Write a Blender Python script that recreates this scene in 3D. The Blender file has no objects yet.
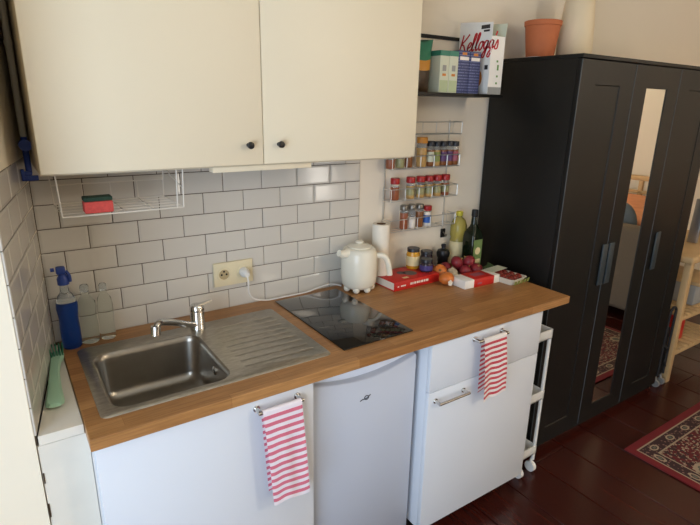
import bpy, bmesh, math, random
from mathutils import Vector, Matrix
random.seed(7)
scene = bpy.context.scene
COL = scene.collection

# ------------------------------------------------------------------ camera
def look_camera(loc, yaw, pitch, roll, f):
    cd = bpy.data.cameras.new('camera'); co = bpy.data.objects.new('camera', cd); COL.objects.link(co)
    fwd = Vector((math.sin(yaw)*math.cos(pitch), math.cos(yaw)*math.cos(pitch), -math.sin(pitch)))
    right = Vector((math.cos(yaw), -math.sin(yaw), 0)); up = right.cross(fwd)
    r2 = right*math.cos(roll) + up*math.sin(roll); u2 = -right*math.sin(roll) + up*math.cos(roll)
    m = Matrix(((r2.x, u2.x, -fwd.x, loc[0]), (r2.y, u2.y, -fwd.y, loc[1]), (r2.z, u2.z, -fwd.z, loc[2]), (0, 0, 0, 1)))
    co.matrix_world = m
    cd.sensor_fit = 'HORIZONTAL'; cd.sensor_width = 36.0; cd.lens = 36.0*f/700.0
    cd.clip_start = 0.02; cd.clip_end = 60
    scene.camera = co
look_camera((-0.1357, -1.8156, 1.6993), 0.59515, 0.29513, 0.01868, 519.4)

# ------------------------------------------------------------------ world, lights, exposure
w = bpy.data.worlds.new('world'); scene.world = w; w.use_nodes = True
w.node_tree.nodes['Background'].inputs[0].default_value = (0.60, 0.75, 1.0, 1); w.node_tree.nodes['Background'].inputs[1].default_value = 0.6
vs = scene.view_settings
vs.view_transform = 'Standard'; vs.look = 'None'; vs.gamma = 1.0; vs.use_curve_mapping = False
vs.exposure = 0.34
def area(name, loc, aim, sx, sy, power, col, spread=180):
    ld = bpy.data.lights.new(name, 'AREA'); ld.shape = 'RECTANGLE'; ld.size = sx; ld.size_y = sy; ld.energy = power; ld.color = col
    ld.spread = math.radians(spread)
    o = bpy.data.objects.new(name, ld); COL.objects.link(o); o.location = loc
    d = Vector(aim) - Vector(loc); o.rotation_euler = d.to_track_quat('-Z', 'Z').to_euler()
    return o
# area lights added at two invented, unseen windows (left wall, rear wall)
area('added_light_left', (-1.27, -2.15, 1.25), (0, -2.15, 1.25), 1.7, 1.7, 52, (0.68, 0.82, 1.0))
area('added_light_rear', (3.62, -4.58, 0.85), (3.62, 0, 0.85), 0.34, 0.9, 12, (1.0, 0.92, 0.80))

# ------------------------------------------------------------------ materials
def lin(c):
    def g(v):
        v /= 255.0
        return v/12.92 if v <= 0.04045 else ((v+0.055)/1.055)**2.4
    return (g(c[0]), g(c[1]), g(c[2]), 1.0)
class NT:
    def __init__(s, name):
        s.m = bpy.data.materials.new(name); s.m.use_nodes = True
        s.t = s.m.node_tree; s.n = s.t.nodes; s.b = s.n['Principled BSDF']
    def new(s, typ, **kw):
        n = s.n.new(typ)
        for k, v in kw.items(): setattr(n, k, v)
        return n
    def link(s, a, b): s.t.links.new(a, b)
    def val(s, sock, v):
        if isinstance(v, (int, float)): sock.default_value = v
        else: s.link(v, sock)
    def math(s, op, a, b=0.0, c=0.0):
        n = s.new('ShaderNodeMath', operation=op); s.val(n.inputs[0], a); s.val(n.inputs[1], b); s.val(n.inputs[2], c); return n.outputs[0]
    def mix(s, f, a, b):
        n = s.new('ShaderNodeMix', data_type='RGBA')
        s.val(n.inputs[0], f)
        for k, v in ((6, a), (7, b)):
            if isinstance(v, tuple): n.inputs[k].default_value = v
            else: s.link(v, n.inputs[k])
        return n.outputs[2]
    def obj(s): return s.new('ShaderNodeTexCoord').outputs['Object']
    def uv(s): return s.new('ShaderNodeTexCoord').outputs['UV']
    def mapping(s, v, scale=(1,1,1), loc=(0,0,0), rot=(0,0,0)):
        n = s.new('ShaderNodeMapping'); s.link(v, n.inputs[0]); n.inputs[1].default_value = loc; n.inputs[2].default_value = rot; n.inputs[3].default_value = scale; return n.outputs[0]
    def noise(s, v, scale, detail=3, rough=0.5):
        n = s.new('ShaderNodeTexNoise'); s.link(v, n.inputs['Vector']); n.inputs['Scale'].default_value = scale; n.inputs['Detail'].default_value = detail; n.inputs['Roughness'].default_value = rough; return n.outputs[0]
    def ramp(s, f, stops, interp='LINEAR'):
        n = s.new('ShaderNodeValToRGB'); n.color_ramp.interpolation = interp
        e = n.color_ramp.elements
        while len(e) < len(stops): e.new(0.5)
        for i, (p, c) in enumerate(stops): e[i].position = p; e[i].color = c
        s.link(f, n.inputs[0]); return n.outputs[0]
    def base(s, c):
        if isinstance(c, tuple): s.b.inputs['Base Color'].default_value = c
        else: s.link(c, s.b.inputs['Base Color'])
    def bump(s, h, strength=0.2, dist=0.002):
        n = s.new('ShaderNodeBump'); n.inputs['Strength'].default_value = strength; n.inputs['Distance'].default_value = dist
        s.link(h, n.inputs['Height']); s.link(n.outputs[0], s.b.inputs['Normal'])
    def set(s, **kw):
        for k, v in kw.items(): s.b.inputs[k.replace('_', ' ')].default_value = v
        return s
M = {}
def mat(key, col, rough=0.5, metal=0.0, var=0.06, vscale=12, bump=0.0, bscale=200, trans=0.0, ior=1.45, spec=0.5, coat=0.0, sub=0.0):
    s = NT(key); c = lin(col); v = s.obj()
    if var > 0 and trans == 0:
        d = tuple(x*(1-var) for x in c[:3]) + (1,); u = tuple(min(1, x*(1+var)) for x in c[:3]) + (1,)
        s.base(s.mix(s.noise(v, vscale), d, u))
    else: s.base(c)
    s.set(Roughness=rough, Metallic=metal, IOR=ior)
    s.b.inputs['Transmission Weight'].default_value = trans
    s.b.inputs['Specular IOR Level'].default_value = spec
    s.b.inputs['Coat Weight'].default_value = coat
    if bump > 0: s.bump(s.noise(v, bscale), bump, 0.001)
    M[key] = s.m; return s.m
mat('plaster', (228, 218, 200), 0.85, var=0.03, vscale=3, bump=0.15, bscale=60)
mat('plaster_jamb', (240, 230, 208), 0.85, var=0.03, vscale=3, bump=0.15, bscale=60)
mat('ceiling_paint', (238, 232, 218), 0.9, var=0.02)
mat('tile_glaze', (206, 201, 191), 0.12, var=0.03, vscale=5, spec=0.5)
mat('grout', (92, 78, 64), 0.9, var=0.15, vscale=40)
mat('cream_lacquer', (232, 220, 193), 0.42, var=0.015, vscale=3)
mat('cream_edge', (214, 200, 172), 0.5, var=0.02)
mat('white_lacquer', (220, 224, 230), 0.35, var=0.015, vscale=3)
mat('white_paint', (226, 220, 206), 0.6, var=0.05, vscale=15)
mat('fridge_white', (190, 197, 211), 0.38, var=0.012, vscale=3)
mat('fridge_trim', (222, 228, 240), 0.4, var=0.01)
mat('chrome', (210, 208, 204), 0.14, 1.0, var=0.03)
mat('rack_wire', (206, 204, 198), 0.32, 0.75, var=0.02)
mat('steel', (158, 152, 142), 0.30, 1.0, var=0.10, vscale=30)
mat('black_plastic', (22, 22, 23), 0.4, var=0.1)
mat('rubber', (30, 30, 32), 0.7, var=0.1)
mat('hob_glass', (16, 17, 18), 0.05, var=0.0, coat=0.5)
mat('hob_ring', (46, 47, 50), 0.15, var=0.0)
mat('black_lacquer', (22, 21, 19), 0.42, var=0.08, vscale=3, bump=0.04, bscale=30, spec=0.35)
mat('glint_grey', (84, 90, 94), 0.35, var=0.05)  # lighter tone imitating light caught along the door edges
mat('handle_grey', (54, 63, 67), 0.4, var=0.08)
mat('mirror', (235, 235, 230), 0.01, 1.0, var=0.0)
mat('blue_plastic', (34, 62, 138), 0.4, var=0.06)
mat('blue_liquid', (34, 76, 160), 0.12, var=0.0, trans=0.55, ior=1.33)
mat('clear_glass', (240, 244, 240), 0.02, trans=0.97, ior=1.14)
mat('clear_plastic', (232, 238, 242), 0.08, trans=0.9, ior=1.2)
mat('white_plastic', (226, 224, 218), 0.35, var=0.02)
mat('white_wire', (214, 208, 196), 0.45, var=0.02)
mat('ivory_plastic', (222, 210, 176), 0.4, var=0.02)
mat('socket_shade', (176, 158, 120), 0.5, var=0.02)
mat('dark_hole', (30, 26, 22), 0.8, var=0)
mat('mint_plastic', (160, 200, 172), 0.45, var=0.04)
mat('green_bristle', (40, 112, 82), 0.7, var=0.2, vscale=120)
mat('sponge_red', (208, 84, 78), 0.95, var=0.2, vscale=150, bump=0.6, bscale=300)
mat('sponge_green', (44, 66, 54), 0.98, var=0.3, vscale=200, bump=0.8, bscale=400)
mat('terracotta', (186, 106, 66), 0.8, var=0.08, vscale=20)
mat('vase_glaze', (222, 204, 172), 0.55, var=0.05, vscale=6)
mat('kettle_enamel', (232, 226, 208), 0.22, var=0.015)
mat('paper', (232, 224, 208), 0.95, var=0.03, vscale=60, bump=0.3, bscale=250)
mat('cardboard_tube', (120, 92, 66), 0.9)
mat('red_cover', (196, 38, 30), 0.4, var=0.06)
mat('red_print', (190, 30, 40), 0.5, var=0.02)
mat('page_white', (232, 224, 208), 0.8, var=0.05, vscale=80)
mat('print_white', (236, 228, 216), 0.6, var=0.02)
mat('print_grey', (104, 92, 92), 0.5, var=0.1, vscale=80)
mat('print_dark', (54, 50, 48), 0.6, var=0.05)
mat('carton_white', (240, 236, 228), 0.5, var=0.02)
mat('carton_blue', (52, 62, 116), 0.45, var=0.1, vscale=40)
mat('carton_green', (58, 128, 106), 0.45, var=0.05)
mat('carton_pale', (204, 208, 186), 0.5, var=0.03)
mat('bag_pale', (178, 190, 150), 0.5, var=0.05)
mat('print_green', (112, 150, 82), 0.5, var=0.05)
mat('print_orange', (206, 128, 52), 0.5, var=0.08, vscale=60)
mat('bag_green', (46, 116, 90), 0.3, var=0.12, vscale=40)
mat('bag_orange', (200, 138, 42), 0.3, var=0.1, vscale=40)
mat('bag_brown', (66, 50, 34), 0.35, var=0.5, vscale=60)
mat('lid_red', (158, 28, 28), 0.35, var=0.04)
mat('lid_dark', (36, 36, 42), 0.35, var=0.05)
mat('lid_grey', (122, 116, 106), 0.3, 0.6, var=0.05)
mat('lid_orange', (200, 136, 48), 0.45, var=0.06)
mat('lid_green', (40, 92, 64), 0.4, var=0.05)
mat('spice_brown', (132, 82, 42), 0.35, var=0.35, vscale=120)
mat('spice_tan', (184, 146, 88), 0.35, var=0.3, vscale=140)
mat('spice_red', (146, 84, 54), 0.35, var=0.25, vscale=140)
mat('spice_salt', (220, 212, 200), 0.35, var=0.05, vscale=140)
mat('spice_green', (150, 146, 104), 0.35, var=0.3, vscale=140)
mat('label_purple', (96, 66, 110), 0.5, var=0.05)
mat('label_pink', (160, 86, 100), 0.5, var=0.05)
mat('label_lime', (134, 142, 76), 0.5, var=0.05)
mat('label_blue', (50, 96, 170), 0.5, var=0.05)
mat('label_cream', (226, 208, 160), 0.5, var=0.06, vscale=60)
mat('label_indigo', (70, 62, 122), 0.5, var=0.3, vscale=100)
mat('honey', (206, 150, 46), 0.2, var=0.1, vscale=40)
mat('jam', (52, 38, 46), 0.15, var=0.2, vscale=30)
mat('oil_yellow', (214, 200, 112), 0.08, trans=0.6, ior=1.35)
mat('bottle_green', (22, 30, 16), 0.08, var=0.0)
mat('label_green', (112, 134, 78), 0.5, var=0.2, vscale=50)
mat('yellow_cap', (196, 186, 60), 0.4, var=0.05)
mat('onion_orange', (206, 116, 52), 0.4, var=0.12, vscale=40)
mat('onion_red', (132, 38, 46), 0.4, var=0.2, vscale=40)
mat('garlic', (206, 192, 166), 0.6, var=0.1, vscale=40)
mat('onion_root', (150, 120, 70), 0.9, var=0.2)
mat('tomato_red', (120, 38, 26), 0.3, var=0.25, vscale=30)
mat('leaf_green', (66, 84, 46), 0.6, var=0.25, vscale=40)
mat('tray_white', (226, 222, 204), 0.4, var=0.02)
mat('film', (235, 238, 235), 0.06, trans=0.96, ior=1.02)
mat('pine', (192, 160, 114), 0.55, var=0.14, vscale=8)
mat('sofa_fabric', (112, 98, 82), 0.95, var=0.08, vscale=60, bump=0.4, bscale=300)
mat('cushion_blue', (104, 112, 116), 0.95, var=0.1, vscale=50)
mat('bedding', (206, 138, 96), 0.95, var=0.25, vscale=6)
mat('silver', (168, 170, 172), 0.3, 0.8, var=0.03)
mat('box_grey', (150, 150, 146), 0.6, var=0.05)
mat('pipe_grey', (172, 162, 142), 0.6, var=0.05)
mat('caster_grey', (128, 128, 126), 0.4, var=0.05)
mat('emblem', (70, 74, 84), 0.3, 0.6, var=0)

def wood_worktop():
    s = NT('oak_worktop'); v = s.obj()
    br = s.new('ShaderNodeTexBrick'); s.link(v, br.inputs['Vector']); br.offset = 0.37; br.squash = 1.0
    br.inputs['Scale'].default_value = 1.0; br.inputs['Brick Width'].default_value = 0.42; br.inputs['Row Height'].default_value = 0.042
    br.inputs['Mortar Size'].default_value = 0.0006; br.inputs['Mortar Smooth'].default_value = 0.6; br.inputs['Bias'].default_value = 0.0
    br.inputs['Color1'].default_value = lin((184, 136, 84)); br.inputs['Color2'].default_value = lin((160, 112, 64)); br.inputs['Mortar'].default_value = lin((140, 92, 48))
    g = s.noise(s.mapping(v, (3, 60, 60)), 3.0, 6, 0.6)
    fine = s.noise(s.mapping(v, (12, 260, 260)), 2.0, 3, 0.6)
    grain = s.ramp(g, [(0.30, (0.62, 0.56, 0.50, 1)), (0.62, (1.04, 1.03, 1.02, 1))])
    n = s.new('ShaderNodeMix', data_type='RGBA', blend_type='MULTIPLY'); n.inputs[0].default_value = 0.8
    s.link(br.outputs[0], n.inputs[6]); s.link(grain, n.inputs[7])
    s.base(n.outputs[2]); s.set(Roughness=0.42); s.bump(fine, 0.1, 0.0006)
    M['oak'] = s.m
wood_worktop()
def floor_wood():
    s = NT('floor_laminate'); v = s.obj()
    rnd = s.new('ShaderNodeObjectInfo').outputs['Random']
    off = s.new('ShaderNodeVectorMath', operation='ADD'); s.link(v, off.inputs[0])
    cmb = s.new('ShaderNodeCombineXYZ'); s.link(s.math('MULTIPLY', rnd, 37.0), cmb.inputs[2]); s.link(cmb.outputs[0], off.inputs[1])
    g = s.noise(s.mapping(off.outputs[0], (26, 2.2, 1)), 2.0, 5, 0.6)
    c = s.ramp(g, [(0.25, lin((48, 16, 11))), (0.55, lin((62, 22, 15))), (0.85, lin((72, 28, 18)))])
    k = s.math('MULTIPLY_ADD', rnd, 0.22, 0.88)
    n = s.new('ShaderNodeMix', data_type='RGBA', blend_type='MULTIPLY'); n.inputs[0].default_value = 1.0
    s.link(c, n.inputs[6]); cc = s.new('ShaderNodeCombineColor'); [s.link(k, cc.inputs[i]) for i in range(3)]; s.link(cc.outputs[0], n.inputs[7])
    s.base(n.outputs[2]); s.set(Roughness=0.26); s.bump(g, 0.02, 0.0005)
    M['laminate'] = s.m
floor_wood()
mat('floor_joint', (150, 58, 42), 0.6, var=0.1)
def drain_steel():
    s = NT('drainboard_steel'); v = s.obj()
    g = s.noise(s.mapping(v, (8, 30, 8)), 4.0, 5, 0.65)
    s.base(s.ramp(g, [(0.3, lin((164, 156, 142))), (0.7, lin((198, 192, 180)))])); s.set(Metallic=0.9, Roughness=0.34); s.bump(g, 0.15, 0.001)
    M['drain_steel'] = s.m
drain_steel()
def towel_mat(key, stripe, ground, n, duty):
    s = NT(key); u = s.uv(); sep = s.new('ShaderNodeSeparateXYZ'); s.link(u, sep.inputs[0])
    f = s.math('FRACT', s.math('MULTIPLY_ADD', sep.outputs[1], n, 0.6))
    band = s.math('LESS_THAN', f, duty)
    s.base(s.mix(band, lin(ground), lin(stripe))); s.set(Roughness=0.95)
    s.b.inputs['Sheen Weight'].default_value = 0.2
    s.bump(s.noise(s.mapping(u, (90, 180, 1)), 1.0, 2), 0.5, 0.001)
    M[key] = s.m
towel_mat('towel_pink', (212, 108, 130), (234, 226, 232), 13.4, 0.5)
towel_mat('towel_red', (196, 56, 66), (234, 226, 220), 11.4, 0.5)
def text_stripes(key, ground, ink, n):
    s = NT(key); v = s.obj(); sep = s.new('ShaderNodeSeparateXYZ'); s.link(v, sep.inputs[0])
    f = s.math('FRACT', s.math('MULTIPLY', sep.outputs[2], n))
    nz = s.noise(s.mapping(v, (140, 140, 60)), 2.0, 1)
    band = s.math('MULTIPLY', s.math('LESS_THAN', f, 0.4), s.math('GREATER_THAN', nz, 0.42))
    s.base(s.mix(band, lin(ground), lin(ink))); s.set(Roughness=0.5)
    M[key] = s.m
text_stripes('blue_text', (46, 54, 98), (104, 112, 150), 90)

# ------------------------------------------------------------------ mesh helpers
class B:
    def __init__(s): s.bm = bmesh.new(); s.uvl = None
    def box(s, x0, x1, y0, y1, z0, z1, bev=0.0, seg=2, mtx=None):
        r = bmesh.ops.create_cube(s.bm, size=1.0); vs_ = r['verts']
        for v in vs_: v.co = Vector(((x0+x1)/2 + v.co.x*(x1-x0), (y0+y1)/2 + v.co.y*(y1-y0), (z0+z1)/2 + v.co.z*(z1-z0)))
        if bev > 0:
            es = list({e for v in vs_ for e in v.link_edges})
            rr = bmesh.ops.bevel(s.bm, geom=es, offset=bev, segments=seg, profile=0.5, affect='EDGES')
            vs_ = list({v for f in rr['faces'] for v in f.verts} | {v for v in vs_ if v.is_valid})
        if mtx is not None:
            for v in vs_: v.co = mtx @ v.co
        return s
    def loft(s, loops, closed=True, cap0=False, cap1=False, mtx=None):
        L = []
        for lp in loops:
            L.append([s.bm.verts.new((mtx @ Vector(p)) if mtx is not None else Vector(p)) for p in lp])
        n = len(L[0])
        for a, b in zip(L[:-1], L[1:]):
            for i in range(n if closed else n-1):
                j = (i+1) % n
                try: s.bm.faces.new((a[i], a[j], b[j], b[i]))
                except ValueError: pass
        if cap0: s.bm.faces.new(list(reversed(L[0])))
        if cap1: s.bm.faces.new(L[-1])
        return s
    def lathe(s, prof, c=(0, 0, 0), seg=20, mtx=None, cap0=True, cap1=True):
        loops = []
        for r, z in prof:
            r = max(r, 1e-4)
            loops.append([(c[0]+r*math.cos(2*math.pi*i/seg), c[1]+r*math.sin(2*math.pi*i/seg), c[2]+z) for i in range(seg)])
        return s.loft(loops, True, cap0, cap1, mtx)
    def tube(s, pts, r, seg=8, closed=False, caps=True):
        P = [Vector(p) for p in pts]; n = len(P); loops = []
        rs = r if isinstance(r, (list, tuple)) else [r]*n
        prev = None
        for i in range(n):
            if closed: t = P[(i+1) % n] - P[i-1]
            else: t = P[min(i+1, n-1)] - P[max(i-1, 0)]
            t.normalize()
            if prev is None:
                a = Vector((0, 0, 1)) if abs(t.z) < 0.9 else Vector((1, 0, 0))
                u = t.cross(a).normalized()
            else:
                u = (prev - t*prev.dot(t)).normalized()
            prev = u; v = t.cross(u)
            loops.append([tuple(P[i] + (u*math.cos(2*math.pi*k/seg) + v*math.sin(2*math.pi*k/seg))*rs[i]) for k in range(seg)])
        if closed: loops.append(loops[0]); 
        return s.loft(loops, True, caps and not closed, caps and not closed)
    def cyl(s, p0, p1, r, seg=16, r2=None): return s.tube([p0, p1], [r, r if r2 is None else r2], seg)
    def ball(s, c, rx, ry=None, rz=None, seg=14, rings=9, jitter=0.0, mtx=None):
        ry = rx if ry is None else ry; rz = rx if rz is None else rz
        r = bmesh.ops.create_uvsphere(s.bm, u_segments=seg, v_segments=rings, radius=1.0)
        for v in r['verts']:
            k = 1 + random.uniform(-jitter, jitter)
            q = Vector((v.co.x*rx*k, v.co.y*ry*k, v.co.z*rz*k))
            if mtx is not None: q = mtx @ q
            v.co = q + Vector(c)
        return s
    def poly(s, pts, thick_vec=None):
        vs_ = [s.bm.verts.new(p) for p in pts]; f = s.bm.faces.new(vs_)
        if thick_vec is not None:
            r = bmesh.ops.extrude_face_region(s.bm, geom=[f])
            for g in r['geom']:
                if isinstance(g, bmesh.types.BMVert): g.co += Vector(thick_vec)
        return s
    def xform(s, m):
        for v in s.bm.verts: v.co = m @ v.co
        return s
def mesh_of(b, name, off=(0, 0, 0), angle=38, flat=False):
    bmesh.ops.remove_doubles(b.bm, verts=b.bm.verts, dist=1e-6)
    bmesh.ops.recalc_face_normals(b.bm, faces=b.bm.faces)
    o = Vector(off)
    for v in b.bm.verts: v.co -= o
    me = bpy.data.meshes.new(name); b.bm.to_mesh(me); b.bm.free()
    if not flat:
        for p in me.polygons: p.use_smooth = True
        me.set_sharp_from_angle(angle=math.radians(angle))
    return me
def base_of(par):
    while par is not None and par.parent is not None: par = par.parent
    return Vector(par.location) if par is not None else Vector((0, 0, 0))
def obj(name, b, m, parent=None, label=None, cat=None, group=None, kind=None, origin=None, angle=38):
    """one mesh object; geometry is given in world coordinates"""
    off = base_of(parent) if parent is not None else Vector(origin if origin is not None else (0, 0, 0))
    me = b if isinstance(b, bpy.types.Mesh) else mesh_of(b, name, off, angle)
    if m is not None and len(me.materials) == 0: me.materials.append(M[m])
    o = bpy.data.objects.new(name, me); COL.objects.link(o)
    if parent is not None: o.parent = parent
    else: o.location = off
    tag(o, label, cat, group, kind)
    return o
def tag(o, label=None, cat=None, group=None, kind=None):
    if label: o['label'] = label
    if cat: o['category'] = cat
    if group: o['group'] = group
    if kind: o['kind'] = kind
def thing(name, loc, label, cat, group=None):
    o = bpy.data.objects.new(name, None); COL.objects.link(o); o.location = loc; o.empty_display_size = 0.05
    tag(o, label, cat, group); return o
def rrect(x0, x1, y0, y1, z, r, n=6):
    pts = []
    for cx, cy, a0 in ((x1-r, y1-r, 0), (x0+r, y1-r, 90), (x0+r, y0+r, 180), (x1-r, y0+r, 270)):
        for k in range(n+1):
            a = math.radians(a0 + 90*k/n); pts.append((cx+r*math.cos(a), cy+r*math.sin(a), z))
    return pts
def smooth_path(pts, n=8):
    P = [Vector(p) for p in pts]; out = []
    for i in range(len(P)-1):
        p0 = P[max(i-1, 0)]; p1 = P[i]; p2 = P[i+1]; p3 = P[min(i+2, len(P)-1)]
        for k in range(n):
            t = k/n
            out.append(0.5*((2*p1) + (p2-p0)*t + (2*p0-5*p1+4*p2-p3)*t*t + (3*p1-p0-3*p2+p3)*t**3))
    out.append(P[-1]); return [tuple(q) for q in out]
def rotz(c, a):
    return Matrix.Translation(c) @ Matrix.Rotation(a, 4, 'Z') @ Matrix.Translation(-Vector(c))

# ------------------------------------------------------------------ room shell
ZT = 0.9394                      # top of the worktop
CORNER = (-0.065, 0.0); JAMB = (-0.1525, -0.535)
RX, RY, LX, CH = 6.7, -4.62, -1.32, 2.7
T_ROW, T_HALF, Z0 = 0.0755, 0.076, 1.3888

b = B(); b.box(LX-0.1, RX+0.1, RY-0.1, 0.2, -0.12, -0.012)
floor = obj('floor', b, 'floor_joint', kind='structure')
PW, PL = 0.2385, 1.22
plank_cache = {}
def plank_mesh(L):
    k = round(L, 3)
    if k not in plank_cache:
        b = B(); b.box(-PW/2+0.0026, PW/2-0.0026, -L/2+0.0020, L/2-0.0020, -0.012, 0.0, 0.0012, 1)
        plank_cache[k] = mesh_of(b, 'plank'); plank_cache[k].materials.append(M['laminate'])
    return plank_cache[k]
offs = [0.0, 0.47, 0.83, 0.21, 0.64, 1.02]
for i in range(math.ceil((LX-2.598)/PW), math.floor((RX-2.598)/PW)):
    x = 2.598 + PW*(i+0.5); y1 = -0.735 + offs[i % 6]
    while y1 < 0: y1 += PL
    while y1 > RY:
        ya, yb = min(y1, 0.0), max(y1-PL, RY)
        if ya - yb > 0.02:
            o = bpy.data.objects.new('plank', plank_mesh(ya-yb)); COL.objects.link(o); o.parent = floor; o.location = (x, (ya+yb)/2, 0)
        y1 -= PL

b = B(); b.box(-0.3, RX+0.1, 0.006, 0.16, -0.12, CH)
wall_back = obj('wall_back', b, 'plaster', kind='structure')
b = B(); b.box(CORNER[0]-0.002, 1.1385, 0.0035, 0.0065, ZT-0.03, 1.62)
obj('grout', b, 'grout', wall_back)
def bevel_tile(W_, H_):
    """ceramic tile lying in X-Z, face towards -Y at y=0, lower left corner at the origin"""
    b = B(); e = 0.0085; g = 0.0014
    l0 = [(g, 0.006, g), (W_-g, 0.006, g), (W_-g, 0.006, H_-g), (g, 0.006, H_-g)]
    l1 = [(g, 0.0012, g), (W_-g, 0.0012, g), (W_-g, 0.0012, H_-g), (g, 0.0012, H_-g)]
    ex = min(e, W_*0.3)
    l2 = [(ex, 0.0, e), (W_-ex, 0.0, e), (W_-ex, 0.0, H_-e), (ex, 0.0, H_-e)]
    b.loft([l0, l1, l2], True, False, True)
    me = mesh_of(b, 'tile', flat=True); me.materials.append(M['tile_glaze']); return me
tile_cache = {}
def tile_at(parent, u, z, W_, H_, frame=None):
    k = (round(W_, 3), round(H_, 3))
    if k not in tile_cache: tile_cache[k] = bevel_tile(W_, H_)
    o = bpy.data.objects.new('tile', tile_cache[k]); COL.objects.link(o); o.parent = parent
    if frame is None: o.location = (u, 0, z); o.rotation_euler = (random.gauss(0, 0.004), 0, random.gauss(0, 0.004))
    else: o.matrix_local = frame @ Matrix.Translation((u, 0, z))
    return o
def tile_rows(parent, u0, u1, kmin, kmax, shift=0.0, frame=None):
    for r in range(kmin, kmax+1):
        zb = Z0 - T_ROW*(r+1); zt_ = Z0 - T_ROW*r
        zb = max(zb, ZT-0.004)
        if zt_ - zb < 0.012: continue
        first = shift + (0 if r % 2 == 0 else T_HALF)
        n = math.floor((u0-first)/(2*T_HALF)); x = first + n*2*T_HALF
        while x < u1:
            a = max(x, u0); c = min(x+2*T_HALF, u1)
            if c - a > 0.012: tile_at(parent, a, zb, c-a, zt_-zb, frame)
            x += 2*T_HALF
tile_rows(wall_back, CORNER[0], 1.1375, -3, 5)

# slanted tiled wall on the left, ending at a plastered jamb
dv = Vector((CORNER[0]-JAMB[0], CORNER[1]-JAMB[1], 0)); LW = dv.length; ang = math.atan2(dv.y, dv.x)
# frame: u runs from jamb to corner, face normal (local -Y) points into the room
fr = Matrix.Translation((JAMB[0], JAMB[1], 0)) @ Matrix.Rotation(ang, 4, 'Z')
b = B(); b.poly([(CORNER[0]-0.0, 0.006, -0.12), (CORNER[0]-0.02, 0.10, -0.12), (LX-0.1, 0.10, -0.12), (LX-0.1, JAMB[1], -0.12), (JAMB[0]-0.006, JAMB[1], -0.12)], (0, 0, CH+0.12))
wall_left = obj('wall_left', b, 'plaster_jamb', kind='structure')
b = B(); b.box(0.003, LW+0.004, 0.0032, 0.0068, ZT-0.03, 1.5395); b.xform(fr)
obj('grout', b, 'grout', wall_left)
tile_rows(wall_left, 0.0, LW-0.001, -2, 5, 0.062, fr)
# wall beyond the jamb, open for the added left window
def wall_with_opening_x(name, x0, x1, ya, yb, oy0, oy1, oz0, oz1):
    b = B(); b.box(x0, x1, ya, oy0, -0.12, CH); b.box(x0, x1, oy1, yb, -0.12, CH); b.box(x0, x1, oy0, oy1, -0.12, oz0); b.box(x0, x1, oy0, oy1, oz1, CH)
    return obj(name, b, 'plaster', kind='structure')
wall_with_opening_x('wall_window_side', LX-0.1, LX, RY-0.1, JAMB[1], -3.05, -1.25, 0.35, 2.15)
b = B(); b.box(LX-0.1, 3.4, RY-0.1, RY, -0.12, CH); b.box(3.84, RX+0.1, RY-0.1, RY, -0.12, CH); b.box(3.4, 3.84, RY-0.1, RY, -0.12, 0.35); b.box(3.4, 3.84, RY-0.1, RY, 1.35, CH)
obj('wall_rear', b, 'plaster', kind='structure')
b = B(); b.box(RX, RX+0.1, RY-0.1, 0.16, -0.12, CH); obj('wall_right', b, 'plaster', kind='structure')
b = B(); b.box(LX-0.1, RX+0.1, RY-0.1, 0.16, CH, CH+0.1); obj('ceiling', b, 'ceiling_paint', kind='structure')
def window_frame_y(name, x, y0, y1, z0, z1):
    b = B(); t = 0.05
    b.box(x-0.06, x-0.01, y0, y1, z0, z0+t); b.box(x-0.06, x-0.01, y0, y1, z1-t, z1); b.box(x-0.06, x-0.01, y0, y0+t, z0, z1); b.box(x-0.06, x-0.01, y1-t, y1, z0, z1)
    b.box(x-0.06, x-0.01, (y0+y1)/2-0.03, (y0+y1)/2+0.03, z0, z1)
    return obj(name, b, 'white_paint', kind='structure')
window_frame_y('added_window_1', LX, -3.05, -1.25, 0.35, 2.15)  # added frame out of view, around the left area light
b = B(); t = 0.05
for a in ((3.4, 3.84, 0.35, 0.35+t), (3.4, 3.84, 1.35-t, 1.35), (3.4, 3.4+t, 0.35, 1.35), (3.84-t, 3.84, 0.35, 1.35)): b.box(a[0], a[1], RY-0.06, RY-0.01, a[2], a[3])
obj('added_window_2', b, 'white_paint', kind='structure')  # added small window out of view, sized for the glint on the tiles

# white pipe boxing between the slanted wall and the worktop
pb = thing('pipe_boxing', (-0.1, -0.3, 0), 'chipped white boxed-in ledge left of the wooden worktop', 'ledge')
b = B(); b.poly([(-0.0465, -0.012, 0.002), (-0.0465, -0.531, 0.002), (-0.1555, -0.531, 0.002), (-0.0680, -0.02, 0.002)], (0, 0, 0.903)); obj('body', b, 'white_paint', pb)
b = B(); b.poly([(-0.0545, -0.012, 0.909), (-0.0545, -0.536, 0.909), (-0.1515, -0.536, 0.909), (-0.0660, -0.02, 0.909)], (0, 0, 0.0255)); obj('top_board', b, 'white_paint', pb)
for z, x, s_ in ((0.62, -0.154, 0.05), (0.80, -0.1535, 0.03), (0.70, -0.154, 0.04)): b = B(); b.box(x-0.0015, x+0.0015, -0.5325, -0.531, z, z+s_); obj('paint_chip', b, 'bag_brown', pb)

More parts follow.
